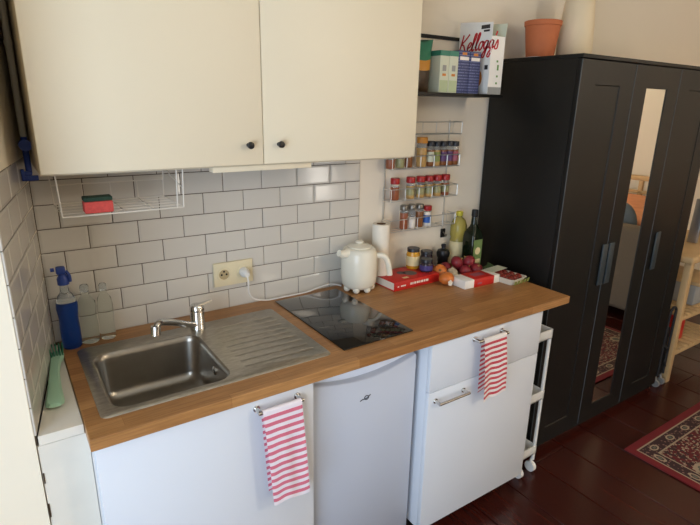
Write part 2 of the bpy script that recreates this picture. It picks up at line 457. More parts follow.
# ------------------------------------------------------------------ upper cabinet
UX0, UX1, UY, UZ0, UZ1 = -0.052, 1.132, -0.35, 1.5225, 2.27
uc = thing('wall_cabinet', (0.54, -0.17, UZ0), 'cream two-door wall cabinet with small black knobs above the sink', 'cabinet')
b = B(); b.box(UX0, UX1, UY+0.020, -0.0015, UZ0-0.006, UZ1, 0.001); obj('body', b, 'cream_edge', uc)
b = B(); b.box(0.385, 0.715, UY+0.025, UY+0.06, UZ0-0.022, UZ0-0.0065, 0.001); obj('light_pelmet', b, 'cream_lacquer', uc)
for x0, x1, kx in ((UX0, 0.5345, 0.487), (0.5375, UX1, 0.586)):
    b = B(); b.box(x0, x1, UY, UY+0.019, UZ0, UZ1, 0.0015); d = obj('door', b, 'cream_lacquer', uc)
    b = B(); mm = Matrix.Translation((kx, UY, 1.580)) @ Matrix.Rotation(math.radians(90), 4, 'X')
    b.lathe([(0.006, 0.0), (0.0055, 0.012), (0.0095, 0.014), (0.0105, 0.018), (0.010, 0.023), (0.007, 0.025)], seg=18, mtx=mm); obj('knob', b, 'black_plastic', d)

# pipe and valve in the corner left of the wall cabinet
PXp, PYp = -0.0655, -0.115
pp = thing('water_pipe', (PXp, PYp, 1.6), 'painted vertical pipe with blue valve left of the cream wall cabinet', 'pipe')
b = B(); b.tube([(PXp, PYp, 1.60), (PXp, PYp, 2.68)], 0.0085, 12); b.cyl((PXp, PYp, 1.83), (PXp, PYp, 1.842), 0.0105, 12); obj('tube', b, 'pipe_grey', pp)
b = B(); b.cyl((PXp, PYp-0.022, 1.578), (PXp, PYp+0.012, 1.578), 0.0155, 16); b.cyl((PXp, PYp, 1.60), (PXp, PYp, 1.50), 0.008, 12); obj('valve_body', b, 'blue_plastic', pp)
b = B(); b.box(PXp-0.014, PXp+0.020, PYp-0.020, PYp-0.006, 1.482, 1.496, 0.002); b.box(PXp-0.020, PXp-0.012, PYp-0.020, PYp-0.006, 1.482, 1.514, 0.002); b.box(PXp-0.014, PXp+0.006, PYp-0.018, PYp-0.002, 1.496, 1.508, 0.002)
obj('valve_lever', b, 'blue_plastic', pp)

# ------------------------------------------------------------------ worktop, sink, hob
WX0, WX1, WY = -0.0525, 1.7995, -0.6253
HX0, HX1, HY0, HY1 = 0.006, 0.357, -0.540, -0.168
wt = B(); th = 0.0325
def wt_boxes(b):
    xs = [WX0, HX0, HX1, WX1]; ys = [WY, HY0, HY1, -0.0015]
    # outer slab as a single shell with the sink cut-out
    def ring(z): return [(x, y, z) for x, y in ((WX0, WY), (WX1, WY), (WX1, -0.0015), (WX0, -0.0015))]
    def hole(z): return [(x, y, z) for x, y in ((HX0, HY0), (HX1, HY0), (HX1, HY1), (HX0, HY1))]
    e = 0.0018
    def ringi(z): return [(WX0+e, WY+e, z), (WX1-e, WY+e, z), (WX1-e, -0.0015-e, z), (WX0+e, -0.0015-e, z)]
    b.loft([hole(ZT-th), ringi(ZT-th), ring(ZT-th+e), ring(ZT-e), ringi(ZT), hole(ZT), hole(ZT-th)], True)
wt_boxes(wt)
obj('worktop', wt, 'oak', label='long oak kitchen worktop carrying sink, hob and groceries', cat='worktop', origin=(0.87, -0.31, ZT-th), angle=30)

SX0, SX1, SY0, SY1 = -0.012, 0.658, -0.549, -0.106
sk = thing('kitchen_sink', (0.3, -0.33, ZT), 'brushed steel inset sink with bowl and drainboard', 'sink')
BX0, BX1, BY0, BY1, BR = 0.020, 0.340, -0.524, -0.182, 0.045
zr = ZT + 0.004
b = B()
outer = rrect(SX0, SX1, SY0, SY1, zr, 0.018); inner = rrect(BX0-0.004, BX1+0.004, BY0-0.004, BY1+0.004, zr, BR+0.004)
vo = [b.bm.verts.new(p) for p in outer]; vi = [b.bm.verts.new(p) for p in inner]
eds = [b.bm.edges.new((vo[i], vo[(i+1) % len(vo)])) for i in range(len(vo))] + [b.bm.edges.new((vi[i], vi[(i+1) % len(vi)])) for i in range(len(vi))]
bmesh.ops.triangle_fill(b.bm, edges=eds, use_beauty=True)
b.loft([outer, rrect(SX0-0.003, SX1+0.003, SY0-0.003, SY1+0.003, ZT+0.0004, 0.02)])
obj('rim', b, 'drain_steel', sk, angle=60)
b = B()
def blp(i, z, r): return rrect(BX0+i, BX1-i, BY0+i, BY1-i, z, r)
b.loft([blp(-0.004, zr, BR+0.004), blp(0, zr-0.003, BR), blp(0.004, zr-0.02, BR-0.002), blp(0.012, ZT-0.120, BR-0.006), blp(0.020, ZT-0.140, BR-0.01), blp(0.036, ZT-0.150, 0.03), blp(0.11, ZT-0.153, 0.02)], True, False, True)
obj('bowl', b, 'steel', sk, angle=60)
b = B(); b.lathe([(0.042, 0.0), (0.040, 0.003), (0.030, 0.0035), (0.028, 0.0)], (0.175, -0.353, ZT-0.1528), 24); dr = obj('drain', b, 'chrome', sk)
b = B()
for k in range(6): a = k*math.pi/3; b.cyl((0.175+0.014*math.cos(a), -0.353+0.014*math.sin(a), ZT-0.1500), (0.175+0.014*math.cos(a), -0.353+0.014*math.sin(a), ZT-0.1490), 0.004, 8)
obj('drain_hole', b, 'dark_hole', dr)
b = B(); b.cyl((0.3355, -0.385, ZT-0.04), (0.330, -0.385, ZT-0.04), 0.014, 16); ov = obj('overflow', b, 'chrome', sk)
b = B()
for dy, dz in ((0, 0), (0.006, 0), (-0.006, 0), (0, 0.006), (0, -0.006)): b.cyl((0.3302, -0.385+dy, ZT-0.04+dz), (0.3292, -0.385+dy, ZT-0.04+dz), 0.0022, 6)
obj('overflow_hole', b, 'dark_hole', ov)
for k in range(9):
    y = -0.485 + k*0.038
    b = B(); b.loft([[(0.392, y-0.006, zr+0.0001), (0.40, y-0.004, zr+0.0015), (0.40, y+0.004, zr+0.0015), (0.392, y+0.006, zr+0.0001)], [(0.628, y-0.006, zr+0.0001), (0.620, y-0.004, zr+0.0015), (0.620, y+0.004, zr+0.0015), (0.628, y+0.006, zr+0.0001)]], True, True, True)
    obj('drainboard_ridge', b, 'drain_steel', sk)

tp = thing('mixer_tap', (0.362, -0.146, zr), 'chrome mixer tap with swivel spout beside the sink bowl', 'tap')
b = B(); b.lathe([(0.026, 0.0005), (0.026, 0.006), (0.0245, 0.009), (0.0245, 0.064), (0.023, 0.068)], (0.362, -0.146, zr), 24); obj('body', b, 'chrome', tp)
sp = smooth_path([(0.350, -0.157, 0.965), (0.315, -0.187, 0.985), (0.260, -0.235, 1.022), (0.215, -0.274, 1.048), (0.199, -0.288, 1.052), (0.190, -0.296, 1.045)], 6)
b = B(); b.tube(sp, 0.0105, 12); obj('spout', b, 'chrome', tp)
b = B(); b.cyl((0.1895, -0.2965, 1.050), (0.1870, -0.299, 1.022), 0.0145, 16); obj('aerator', b, 'chrome', tp)
b = B(); b.lathe([(0.0245, -0.008), (0.0245, 0.004), (0.019, 0.013), (0.006, 0.016)], (0.362, -0.146, zr+0.077), 24)
b.loft([[(0.362, -0.159, zr+0.086), (0.362, -0.141, zr+0.086), (0.362, -0.141, zr+0.092), (0.362, -0.159, zr+0.092)], [(0.412, -0.155, zr+0.094), (0.412, -0.145, zr+0.094), (0.412, -0.145, zr+0.099), (0.412, -0.155, zr+0.099)]], True, True, True)
obj('lever', b, 'chrome', tp)

hb = thing('hob', (0.85, -0.3, ZT), 'black glass two-zone hob set into the worktop', 'hob')
b = B(); b.box(0.704, 0.995, -0.551, -0.047, ZT+0.0002, ZT+0.005, 0.002, 2); obj('glass_plate', b, 'hob_glass', hb)

# ------------------------------------------------------------------ base cabinets and fridge
CY = -0.605
def bar_handle(par, x0, x1, z, name='handle'):
    b = B(); b.cyl((x0, CY-0.030, z), (x1, CY-0.030, z), 0.0056, 12)
    for x in (x0+0.006, x1-0.006): b.cyl((x, CY+0.0, z), (x, CY-0.031, z), 0.0066, 12); b.cyl((x, CY-0.0, z), (x, CY-0.004, z), 0.010, 12)
    return obj(name, b, 'chrome', par)
lc = thing('base_cabinet', (0.25, -0.3, 0), 'white base cabinet under the sink with pink striped towel', 'cabinet')
b = B(); b.box(-0.045, -0.029, CY+0.02, -0.02, 0.0, 0.9055); b.box(0.543, 0.559, CY+0.02, -0.02, 0.0, 0.9055); b.box(-0.03, 0.545, CY+0.02, -0.02, 0.08, 0.10); b.box(-0.03, 0.545, -0.035, -0.02, 0.08, 0.9); obj('body', b, 'white_lacquer', lc)
b = B(); b.box(-0.043, 0.559, CY, CY+0.0185, 0.09, 0.897, 0.0015); ld_ = obj('door', b, 'white_lacquer', lc)
bar_handle(ld_, 0.366, 0.508, 0.870)
b = B(); b.box(-0.045, 0.559, CY+0.07, CY+0.085, 0.0, 0.085); obj('plinth', b, 'white_lacquer', lc)

rc = thing('base_cabinet', (1.35, -0.3, 0), 'white drawer cabinet between fridge and wardrobe with red striped towel', 'cabinet')
RX0, RX1 = 1.040, 1.657
b = B(); b.box(RX0, RX1, CY+0.0195, -0.02, 0.088, 0.9055, 0.001); obj('body', b, 'white_lacquer', rc)
b = B(); b.box(RX0, RX1, CY, CY+0.0185, 0.7035, 0.893, 0.0015); d1 = obj('drawer', b, 'white_lacquer', rc); bar_handle(d1, 1.246, 1.408, 0.868)
b = B(); b.box(RX0, RX1, CY, CY+0.0185, 0.088, 0.7005, 0.0015); d2 = obj('door', b, 'white_lacquer', rc); bar_handle(d2, 1.066, 1.222, 0.664)
for x in (RX0+0.05, RX1-0.05):
    for y in (CY+0.12, -0.1): b = B(); b.cyl((x, y, 0.0), (x, y, 0.089), 0.018, 12); obj('leg', b, 'black_plastic', rc)
b = B(); b.box(RX0+0.01, RX1-0.01, CY+0.09, CY+0.10, 0.001, 0.087); obj('plinth', b, 'black_lacquer', rc)

fg = thing('fridge', (0.79, -0.3, 0), 'white under-counter fridge with small grey emblem on its door', 'fridge')
FX0, FX1, FY = 0.572, 1.006, -0.562
b = B(); b.box(FX0, FX1, FY+0.055, -0.03, 0.02, 0.862, 0.004); obj('body', b, 'fridge_white', fg)
b = B(); n = 24
front = []; 
def dtop(t): return 0.854 - 0.028*math.sin(math.pi*t)**1.0
lo = []
for i in range(n+1):
    t = i/n; x = FX0 + (FX1-FX0)*t; bul = 0.010*math.sin(math.pi*t); zt_ = dtop(t)
    lo.append([(x, FY+0.05, 0.05), (x, FY-bul+0.006, 0.05), (x, FY-bul, 0.056), (x, FY-bul, zt_-0.006), (x, FY-bul+0.006, zt_), (x, FY+0.05, zt_)])
b.loft(lo, True, True, True); fd = obj('door', b, 'fridge_white', fg, angle=50)
b = B(); b.box(FX0, FX1, FY+0.022, FY+0.05, 0.816, 0.872, 0.003); obj('top_trim', b, 'fridge_trim', fg)
b = B(); yb = FY-0.0108
pts = smooth_path([(0.757, yb, 0.748), (0.768, yb, 0.752), (0.776, yb, 0.751), (0.787, yb, 0.754), (0.800, yb, 0.762)], 5); b.tube(pts, 0.0016, 6)
b.tube([(0.784+0.0085*math.cos(a*math.pi/8), yb, 0.755+0.0075*math.sin(a*math.pi/8)) for a in range(16)], 0.0016, 6, closed=True); obj('emblem', b, 'emblem', fd)
for x in (FX0+0.04, FX1-0.04):
    for y in (FY+0.09, -0.09): b = B(); b.cyl((x, y, 0), (x, y, 0.022), 0.016, 10); obj('foot', b, 'black_plastic', fg)

# ------------------------------------------------------------------ towels
def towel(xa, xb, zbar, zbot_l, zbot_r, skew, m, label, fold, seed):
    """cloth folded over a bar: front sheet, quarter turns over the bar, back sheet, one continuous surface"""
    nu, nv, na, R = 26, 30, 5, 0.0082
    y0 = CY-0.030
    b = B(); uvl = b.bm.loops.layers.uv.new('UVMap')
    def col(u):
        x0 = xa + (xb-xa)*u; pts = []
        zf = zbot_l + (zbot_r-zbot_l)*u; zk = zf + 0.03 + 0.02*u
        for j in range(nv, 0, -1):                       # back sheet, bottom to top
            v = j/nv; pts.append((x0 + skew*v - 0.004*(1-u)*v, min(y0 + R + 0.004*v, CY-0.003), zbar - (zbar-zk)*v, v + 0.02))
        for k in range(na*2+1):
            a_ = math.pi*k/(na*2); pts.append((x0, y0 + R*math.cos(a_), zbar + R*math.sin(a_), 0.0))
        for j in range(1, nv+1):
            v = j/nv; wv = fold(u)*min(1, v*1.8)
            pts.append((x0 + skew*v, y0 - R - wv*0.014, zbar - (zbar-zf)*v - 0.004*math.sin(u*9+seed)*v, v))
        return pts
    V = []
    for i in range(nu+1):
        V.append([(b.bm.verts.new(p[:3]), (i/nu, p[3])) for p in col(i/nu)])
    for i in range(nu):
        for j in range(len(V[0])-1):
            q = [V[i][j], V[i+1][j], V[i+1][j+1], V[i][j+1]]
            f = b.bm.faces.new([p[0] for p in q])
            for lp, p in zip(f.loops, q): lp[uvl].uv = p[1]
    return obj('towel', b, m, label=label, cat='towel', origin=((xa+xb)/2, y0, zbar), angle=80)
towel(0.3765, 0.499, 0.870, 0.560, 0.548, 0.022, 'towel_pink', 'pink and white striped tea towel hanging below the sink', lambda u: 0.4+0.2*math.sin(u*6.0)+0.1*math.sin(u*14+1), 1)
towel(1.268, 1.390, 0.868, 0.610, 0.624, 0.016, 'towel_red', 'red and white striped tea towel hanging on the drawer handle', lambda u: 0.5+0.4*math.sin(u*5.4+2.6)+0.12*math.sin(u*12), 3)

# ------------------------------------------------------------------ narrow trolley beside the drawer cabinet
tr = thing('slim_trolley', (1.745, -0.33, 0), 'slim white rolling trolley between drawer cabinet and black wardrobe', 'trolley')
TX0, TX1, TY0, TY1 = 1.708, 1.825, -0.555, -0.08
for x in (TX0+0.008, TX1-0.008):
    for y in (TY0+0.008, TY1-0.008):
        b = B(); b.tube([(x, y, 0.065), (x, y, 0.745)], 0.0085, 10); obj('post', b, 'white_plastic', tr)
for z in (0.10, 0.40, 0.71):
    b = B(); b.box(TX0, TX1, TY0, TY1, z, z+0.006, 0.001)
    for a in ((TX0, TX1, TY0, TY0+0.006), (TX0, TX1, TY1-0.006, TY1), (TX0, TX0+0.006, TY0, TY1), (TX1-0.006, TX1, TY0, TY1)): b.box(a[0], a[1], a[2], a[3], z, z+0.045, 0.001)
    obj('basket', b, 'white_plastic', tr)
for x in (TX0+0.012, TX1-0.012):
    for y in (TY0+0.012, TY1-0.012):
        b = B(); b.cyl((x-0.010, y, 0.0265), (x+0.010, y, 0.0265), 0.0262, 18); b.cyl((x, y, 0.04), (x, y, 0.07), 0.006, 8); obj('caster', b, 'white_plastic', tr)

# ------------------------------------------------------------------ wardrobe
GX0, GY, GH, DW = 1.885, -0.475, 1.914, 0.4115
GX1 = GX0 + 3*DW
wd = thing('wardrobe', ((GX0+GX1)/2, -0.24, 0), 'tall black three-door wardrobe with mirror strip in its middle door', 'wardrobe')
b = B(); b.box(GX0+0.001, GX0+0.019, GY+0.022, -0.002, 0.0, GH-0.016, 0.001); obj('side_panel', b, 'black_lacquer', wd)
b = B(); b.box(GX1-0.019, GX1-0.001, GY+0.022, -0.002, 0.0, GH-0.016, 0.001); obj('side_panel', b, 'black_lacquer', wd)
b = B(); b.box(GX0, GX1, GY-0.002, -0.002, GH-0.0155, GH, 0.0015); obj('top_panel', b, 'black_lacquer', wd)
b = B(); b.box(GX0+0.02, GX1-0.02, -0.012, -0.003, 0.03, GH-0.017); b.box(GX0+0.02, GX1-0.02, GY+0.05, -0.013, 0.06, 0.075); obj('back_panel', b, 'black_lacquer', wd)
b = B(); b.box(GX0+0.02, GX1-0.02, GY+0.03, GY+0.045, 0.0, 0.06); obj('plinth', b, 'black_lacquer', wd)
DZ0, DZ1 = 0.045, GH-0.0175; ST = 0.114
for k in range(3):
    x0 = GX0 + DW*k + 0.0015; x1 = GX0 + DW*(k+1) - 0.0015
    ix0, ix1, iz0, iz1 = x0+ST-0.004, x1-ST+0.004, 0.135, 1.797
    b = B(); yf, yb = GY, GY+0.020; e = 0.003
    def rr(i, y): return [(x0+i, y, DZ0+i), (x1-i, y, DZ0+i), (x1-i, y, DZ1-i), (x0+i, y, DZ1-i)]
    def ri(i, y): return [(ix0+i, y, iz0+i), (ix1-i, y, iz0+i), (ix1-i, y, iz1-i), (ix0+i, y, iz1-i)]
    b.loft([rr(0, yb), rr(0, yf+e), rr(e, yf), ri(-0.001, yf), ri(0.002, yf+0.004)], True)
    b.loft([rr(0, yb), ri(0.002, yf+0.0065)], True)
    d = obj('door', b, 'black_lacquer', wd, angle=20)
    b = B(); b.box(ix0+0.0015, ix1-0.0015, yf+0.004, yf+0.012, iz0+0.0015, iz1-0.0015)
    if k == 1: obj('mirror', b, 'mirror', d)
    else: obj('inset_panel', b, 'black_lacquer', d)
    b = B(); b.box(x0+0.0002, x0+0.0022, yf-0.0006, yf+0.004, DZ0+0.004, DZ1-0.004); obj('edge_glint', b, 'glint_grey', d)  # pale strip painted as a glint down the left door edge
    hx = (x1-0.042) if k == 0 else (x0+0.012 if k == 1 else x0+0.048)
    b = B(); b.box(hx-0.006, hx+0.036, yf-0.012, yf-0.004, 0.862, 1.072, 0.002); b.box(hx+0.004, hx+0.020, yf-0.006, yf, 0.88, 0.90); b.box(hx+0.004, hx+0.020, yf-0.006, yf, 1.035, 1.055); obj('handle', b, 'handle_grey', d)

pt = thing('flower_pot', (2.035, -0.15, GH), 'empty terracotta flower pot on top of the black wardrobe', 'pot')
b = B(); b.lathe([(0.060, 0.0), (0.062, 0.004), (0.0775, 0.134), (0.0815, 0.136), (0.083, 0.155), (0.079, 0.157), (0.075, 0.150), (0.072, 0.13), (0.056, 0.012), (0.0, 0.01)], (2.035, -0.15, GH+0.008), 36, cap1=False); obj('body', b, 'terracotta', pt)
b = B(); b.lathe([(0.052, 0.0003), (0.063, 0.003), (0.064, 0.011), (0.061, 0.011), (0.056, 0.0075)], (2.035, -0.15, GH), 32); obj('saucer', b, 'white_plastic', pt)
b = B(); b.lathe([(0.074, 0.0), (0.079, 0.01), (0.080, 0.06), (0.075, 0.16), (0.064, 0.27), (0.052, 0.33), (0.048, 0.36), (0.044, 0.36), (0.048, 0.32), (0.060, 0.26)], (2.218, -0.2, GH+0.0003), 32, cap1=True)
obj('vase', b, 'vase_glaze', label='tall cream ceramic vase on the wardrobe beside the terracotta pot', cat='vase', origin=(2.218, -0.2, GH))

# ------------------------------------------------------------------ wall shelf with packets
SHZ = 1.752; SHX0, SHX1, SHY = 1.19, 1.745, -0.205
sh = thing('wall_shelf', (1.45, 0, SHZ), 'black metal wall shelf holding cereal and grocery packets', 'shelf')
b = B(); b.box(SHX0, SHX1, SHY, 0.004, SHZ-0.012, SHZ, 0.001); obj('board', b, 'black_lacquer', sh)
b = B(); b.box(SHX0, SHX1, -0.006, 0.005, 1.978, 1.992, 0.001)
obj('rail', b, 'black_lacquer', sh)
for x in (SHX0+0.03, SHX1-0.03):
    b = B(); b.box(x-0.006, x+0.006, -0.005, 0.005, SHZ, 1.978); obj('upright', b, 'black_lacquer', sh)

KX, KYF, KYB, KW, KH = 1.650, -0.200, -0.012, 0.082, 0.278
kb = thing('cereal_box', (KX+0.04, -0.1, SHZ), 'open white cereal box with red script lettering, rightmost on the black shelf', 'cereal box')
b = B(); t = 0.0012
b.box(KX, KX+KW, KYF, KYB, SHZ+0.0005, SHZ+0.232)
obj('carton', b, 'carton_white', kb)
b = B(); b.poly([(KX, KYF, SHZ+0.232), (KX, KYB, SHZ+0.232), (KX, KYB, SHZ+0.300), (KX, KYF, SHZ+0.284)], (t, 0, 0)); obj('top_flap', b, 'carton_white', kb)
b = B(); b.poly([(KX+KW, KYB, SHZ+0.232), (KX+KW, KYF, SHZ+0.232), (KX+KW+0.006, KYF, SHZ+0.286), (KX+KW+0.006, KYB, SHZ+0.296)], (t, 0, 0)); obj('top_flap', b, 'carton_pale', kb)
def wrap(u, v, d=0.0007):
    wdt = KYB - KYF
    if u <= wdt: return (KX-d, KYB-u, SHZ+v)
    return (KX+(u-wdt), KYF-d, SHZ+v)
def ribbon(b, pts, hw, f=wrap):
    P = smooth_path([(p[0], p[1], 0) for p in pts], 6); L = []; R = []
    for i, p in enumerate(P):
        a = Vector(P[max(i-1, 0)]); c = Vector(P[min(i+1, len(P)-1)]); t_ = (c-a); t_.normalize() if t_.length > 0 else None
        n_ = Vector((-t_.y, t_.x, 0)); k = hw*(0.75+0.5*abs(t_.y))
        q = Vector(p)+n_*k; r_ = Vector(p)-n_*k
        L.append(b.bm.verts.new(f(q.x, q.y))); R.append(b.bm.verts.new(f(r_.x, r_.y)))
    for i in range(len(P)-1): b.bm.faces.new((L[i], L[i+1], R[i+1], R[i]))
S_K = [[(0.35, 2.0), (0.22, 1.0), (0.0, 0.0)], [(1.35, 2.0), (0.85, 1.45), (0.3, 0.95), (0.65, 0.75), (1.0, 0.15), (1.4, 0.1)]]
S_e = [[(0.0, 0.35), (0.45, 0.55), (0.55, 0.9), (0.3, 1.0), (0.05, 0.55), (0.15, 0.05), (0.55, 0.1), (0.8, 0.35)]]
S_l = [[(0.0, 0.3), (0.38, 1.3), (0.46, 1.9), (0.24, 1.85), (0.10, 0.9), (0.16, 0.05), (0.5, 0.2)]]
S_o = [[(0.45, 0.95), (0.15, 0.85), (0.0, 0.4), (0.2, 0.0), (0.5, 0.25), (0.58, 0.75), (0.4, 0.97), (0.8, 0.8)]]
S_g = [[(0.6, 0.9), (0.25, 0.95), (0.02, 0.5), (0.2, 0.05), (0.5, 0.4), (0.62, 0.95), (0.5, 0.0), (0.3, -0.85), (0.0, -0.75), (0.2, -0.25), (0.85, 0.3)]]
S_a = [[(0.12, 2.0), (0.0, 1.5)]]
S_s = [[(0.0, 0.2), (0.35, 1.0), (0.5, 0.55), (0.45, 0.1), (0.15, 0.0), (0.0, 0.2)]]
b = B(); em = 0.0350; cx = 0.06
for S, adv in ((S_K, 1.35), (S_e, 0.72), (S_l, 0.58), (S_l, 0.60), (S_o, 0.78), (S_g, 0.84), (S_g, 0.80), (S_a, 0.12), (S_s, 0.5)):
    for st in S: ribbon(b, [((cx+x+0.18*y)*em, 0.176 + y*em + (cx+x)*em*0.03) for x, y in st], 0.0034)
    cx += adv
obj('lettering', b, 'red_print', kb)
for v0, v1, u0, u1 in ((0.262, 0.277, 0.125, 0.172), (0.250, 0.258, 0.14, 0.172), (0.10, 0.118, 0.160, 0.178)):
    b = B(); b.box(KX-0.0008, KX-0.0001, KYB-u1, KYB-u0, SHZ+v0, SHZ+v1); obj('small_print', b, 'print_dark', kb)
for v0, v1, x_ in ((0.130, 0.138, 0.040), (0.098, 0.120, 0.046), (0.070, 0.078, 0.045), (0.042, 0.050, 0.044)):
    b = B(); b.box(KX+x_, KX+x_+0.010, KYF-0.0008, KYF-0.0001, SHZ+v0, SHZ+v1); obj('small_print', b, 'print_green', kb)
b = B(); b.lathe([(0.045, 0.0), (0.045, 0.0006)], seg=24, mtx=Matrix.Translation((KX-0.0001, KYB-0.105, SHZ+0.065)) @ Matrix.Rotation(math.radians(-90), 4, 'Y')); obj('bowl_picture', b, 'print_orange', kb)
b = B(); b.box(KX, KX+KW, KYF-0.0007, KYF-0.0001, SHZ+0.001, SHZ+0.03); obj('base_band', b, 'box_grey', kb)

def spine_box(x0, x1, h, m, label, top=None, bands=(), depth=0.15):
    t_ = thing('food_packet', ((x0+x1)/2, -0.12, SHZ), label, 'packet', 'packets on the wall shelf')
    b = B(); b.box(x0, x1, -0.198, -0.198+depth, SHZ+0.0004, SHZ+h, 0.001); obj('carton', b, m, t_)
    for m2, za, zb, xa, xb in bands:
        b = B(); b.box(x0+(x1-x0)*xa, x0+(x1-x0)*xb, -0.1988, -0.1981, SHZ+h*za, SHZ+h*zb); obj('print', b, m2, t_)
    if top:
        b = B(); b.box(x0-0.0004, x1+0.0004, -0.1984, -0.1975+depth, SHZ+h*0.88, SHZ+h+0.0006); obj('top_band', b, top, t_)
    return t_
spine_box(1.5345, 1.5965, 0.163, 'blue_text', 'dark blue food carton next to the white cereal box', None, (('print_white', 0.78, 0.86, 0.1, 0.9), ('print_orange', 0.90, 0.96, 0.3, 0.7)))
spine_box(1.4705, 1.5325, 0.164, 'blue_text', 'dark blue food carton beside the pale green cartons', None, (('print_white', 0.78, 0.86, 0.1, 0.9), ('print_orange', 0.90, 0.96, 0.3, 0.7)))
spine_box(1.4205, 1.4685, 0.158, 'carton_pale', 'pale carton with green top touching the blue cartons', 'carton_green', (('box_grey', 0.52, 0.66, 0.3, 0.7), ('bag_pale', 0.02, 0.30, 0.05, 0.95), ('print_orange', 0.4, 0.46, 0.3, 0.7)))
spine_box(1.3705, 1.4185, 0.157, 'carton_pale', 'pale carton with green top beside the green snack bag', 'carton_green', (('box_grey', 0.52, 0.66, 0.3, 0.7), ('bag_pale', 0.02, 0.30, 0.05, 0.95), ('print_orange', 0.4, 0.46, 0.3, 0.7)))
def pouch(x0, x1, y, h, label, lean, mats):
    t_ = thing('snack_bag', ((x0+x1)/2, y, SHZ), label, 'bag', 'snack bags on the wall shelf')
    n = 12
    def sec(v):
        th_ = 0.028*math.sin(math.pi*min(1, v*1.0))**0.6*(1 - 0.2*v) + 0.0015
        z = SHZ + 0.0006 + h*v; yy = y + lean*v
        pts = []
        for k in range(n+1): u = k/n; pts.append((x0+(x1-x0)*u + 0.018*v*v + 0.014*(u-0.5)*v, yy - th_*math.sin(math.pi*u)**0.5 - 0.0008, z + (0.004*math.sin(u*8)+0.012*u)*v))
        for k in range(n, -1, -1): u = k/n; pts.append((x0+(x1-x0)*u + 0.018*v*v + 0.014*(u-0.5)*v, yy + th_*math.sin(math.pi*u)**0.5 + 0.0008, z + (0.004*math.sin(u*8)+0.012*u)*v))
        return pts
    for nm, m2, va, vb in mats:
        b = B(); b.loft([sec(va+(vb-va)*i/8) for i in range(9)], True, True, True); obj(nm, b, m2, t_)
pouch(1.232, 1.342, -0.165, 0.182, 'green snack bag with orange and brown lower part, at the wall cabinet edge', 0.012, (('lower_print', 'bag_brown', 0.0, 0.42), ('middle_print', 'bag_orange', 0.421, 0.62), ('top_print', 'bag_green', 0.621, 1.0)))
pouch(1.245, 1.328, -0.090, 0.215, 'green snack bag standing behind the orange printed bag', 0.012, (('lower_print', 'bag_green', 0.0, 0.5), ('top_print', 'bag_green', 0.501, 1.0)))

# ------------------------------------------------------------------ spice rack
sr = thing('spice_rack', (1.44, 0, 1.12), 'four-tier chrome wire spice rack on the cream wall', 'spice rack')
RLX, RRX, RYF, RYB = 1.256, 1.651, -0.068, -0.010
for x in (1.270, 1.640):
    b = B(); b.tube([(x, 0.001, 1.125), (x, 0.001, 1.64)], 0.0028, 8); b.cyl((x, 0.005, 1.20), (x, -0.004, 1.20), 0.006, 10); obj('upright_wire', b, 'rack_wire', sr)
TIERS = (1.581, 1.437, 1.298, 1.161)
for z in TIERS:
    b = B()
    b.tube([(RLX, RYB, z), (RRX, RYB, z)], 0.0016, 6); b.tube([(RLX, RYF, z), (RRX, RYF, z)], 0.0022, 6); b.tube([(RLX, (RYF+RYB)/2, z), (RRX, (RYF+RYB)/2, z)], 0.0016, 6)
    b.tube([(RLX, RYB, z+0.052), (RLX, RYF, z+0.052), (RRX, RYF, z+0.052), (RRX, RYB, z+0.052)], 0.0022, 6)
    for k in range(6):
        x = RLX + (RRX-RLX)*k/5
        b.tube([(x, RYB, z), (x, RYF, z), (x, RYF, z+0.052)], 0.0019, 6)
    b.tube([(RLX, RYB, z+0.052), (RLX, RYB, z)], 0.0016, 6); b.tube([(RRX, RYB, z+0.052), (RRX, RYB, z)], 0.0016, 6)
    for x in (1.270, 1.640): b.tube([(x, 0.001, z), (x, RYB, z)], 0.0018, 6)
    obj('tier', b, 'rack_wire', sr)
def spice(x, z, r, h, content, lid, label, lab=None, lidh=0.022, lidr=None, fill=0.8):
    y = -0.039; z = z + 0.0026; lr = lidr or r*1.02
    t_ = thing('spice_jar', (x, y, z), label, 'spice jar', 'spice jars on the wire rack')
    hb_ = h - lidh
    b = B(); b.lathe([(r*0.92, 0.0), (r, 0.003), (r, hb_*fill), (r*0.99, hb_*fill+0.001)], (x, y, z), 16); obj('contents', b, content, t_)
    b = B(); b.lathe([(r*0.96, hb_*fill+0.0012), (r*0.96, hb_*0.9), (r*0.8, hb_)], (x, y, z), 16); obj('glass_neck', b, 'clear_plastic', t_)
    b = B(); b.lathe([(lr, hb_+0.0004), (lr*1.02, hb_+0.002), (lr*1.02, h-0.002), (lr*0.94, h)], (x, y, z), 16); obj('lid', b, lid, t_)
    if lab:
        b = B(); b.lathe([(r*1.015, hb_*0.22), (r*1.015, hb_*0.72)], (x, y, z), 16, cap0=False, cap1=False); obj('label_band', b, lab, t_)
def xat(px, y=-0.039):                 # rack column measured in the photograph -> metres along the wall
    return 1.294 + (px-394.5)*0.00594
z2, z3, z4 = TIERS[1], TIERS[2], TIERS[3]
spice(xat(389.8), z2, 0.019, 0.058, 'spice_red', 'lid_grey', 'short reddish spice jar at left end of second rack tier', lidh=0.012)
spice(xat(398.8), z2, 0.019, 0.060, 'spice_green', 'lid_grey', 'short green herb jar, second from left on second rack tier', lidh=0.012)
spice(xat(406.8), z2, 0.017, 0.075, 'spice_brown', 'lid_green', 'green-lidded spice jar half hidden by the wall cabinet corner', lidh=0.02)
spice(xat(419.3), z2, 0.023, 0.128, 'spice_tan', 'lid_orange', 'tall spice jar with cork-coloured lid on second rack tier', lidh=0.026)
spice(xat(428.1), z2, 0.0165, 0.110, 'spice_brown', 'lid_dark', 'dark-lidded spice jar right of the cork-lidded jar', 'carton_pale')
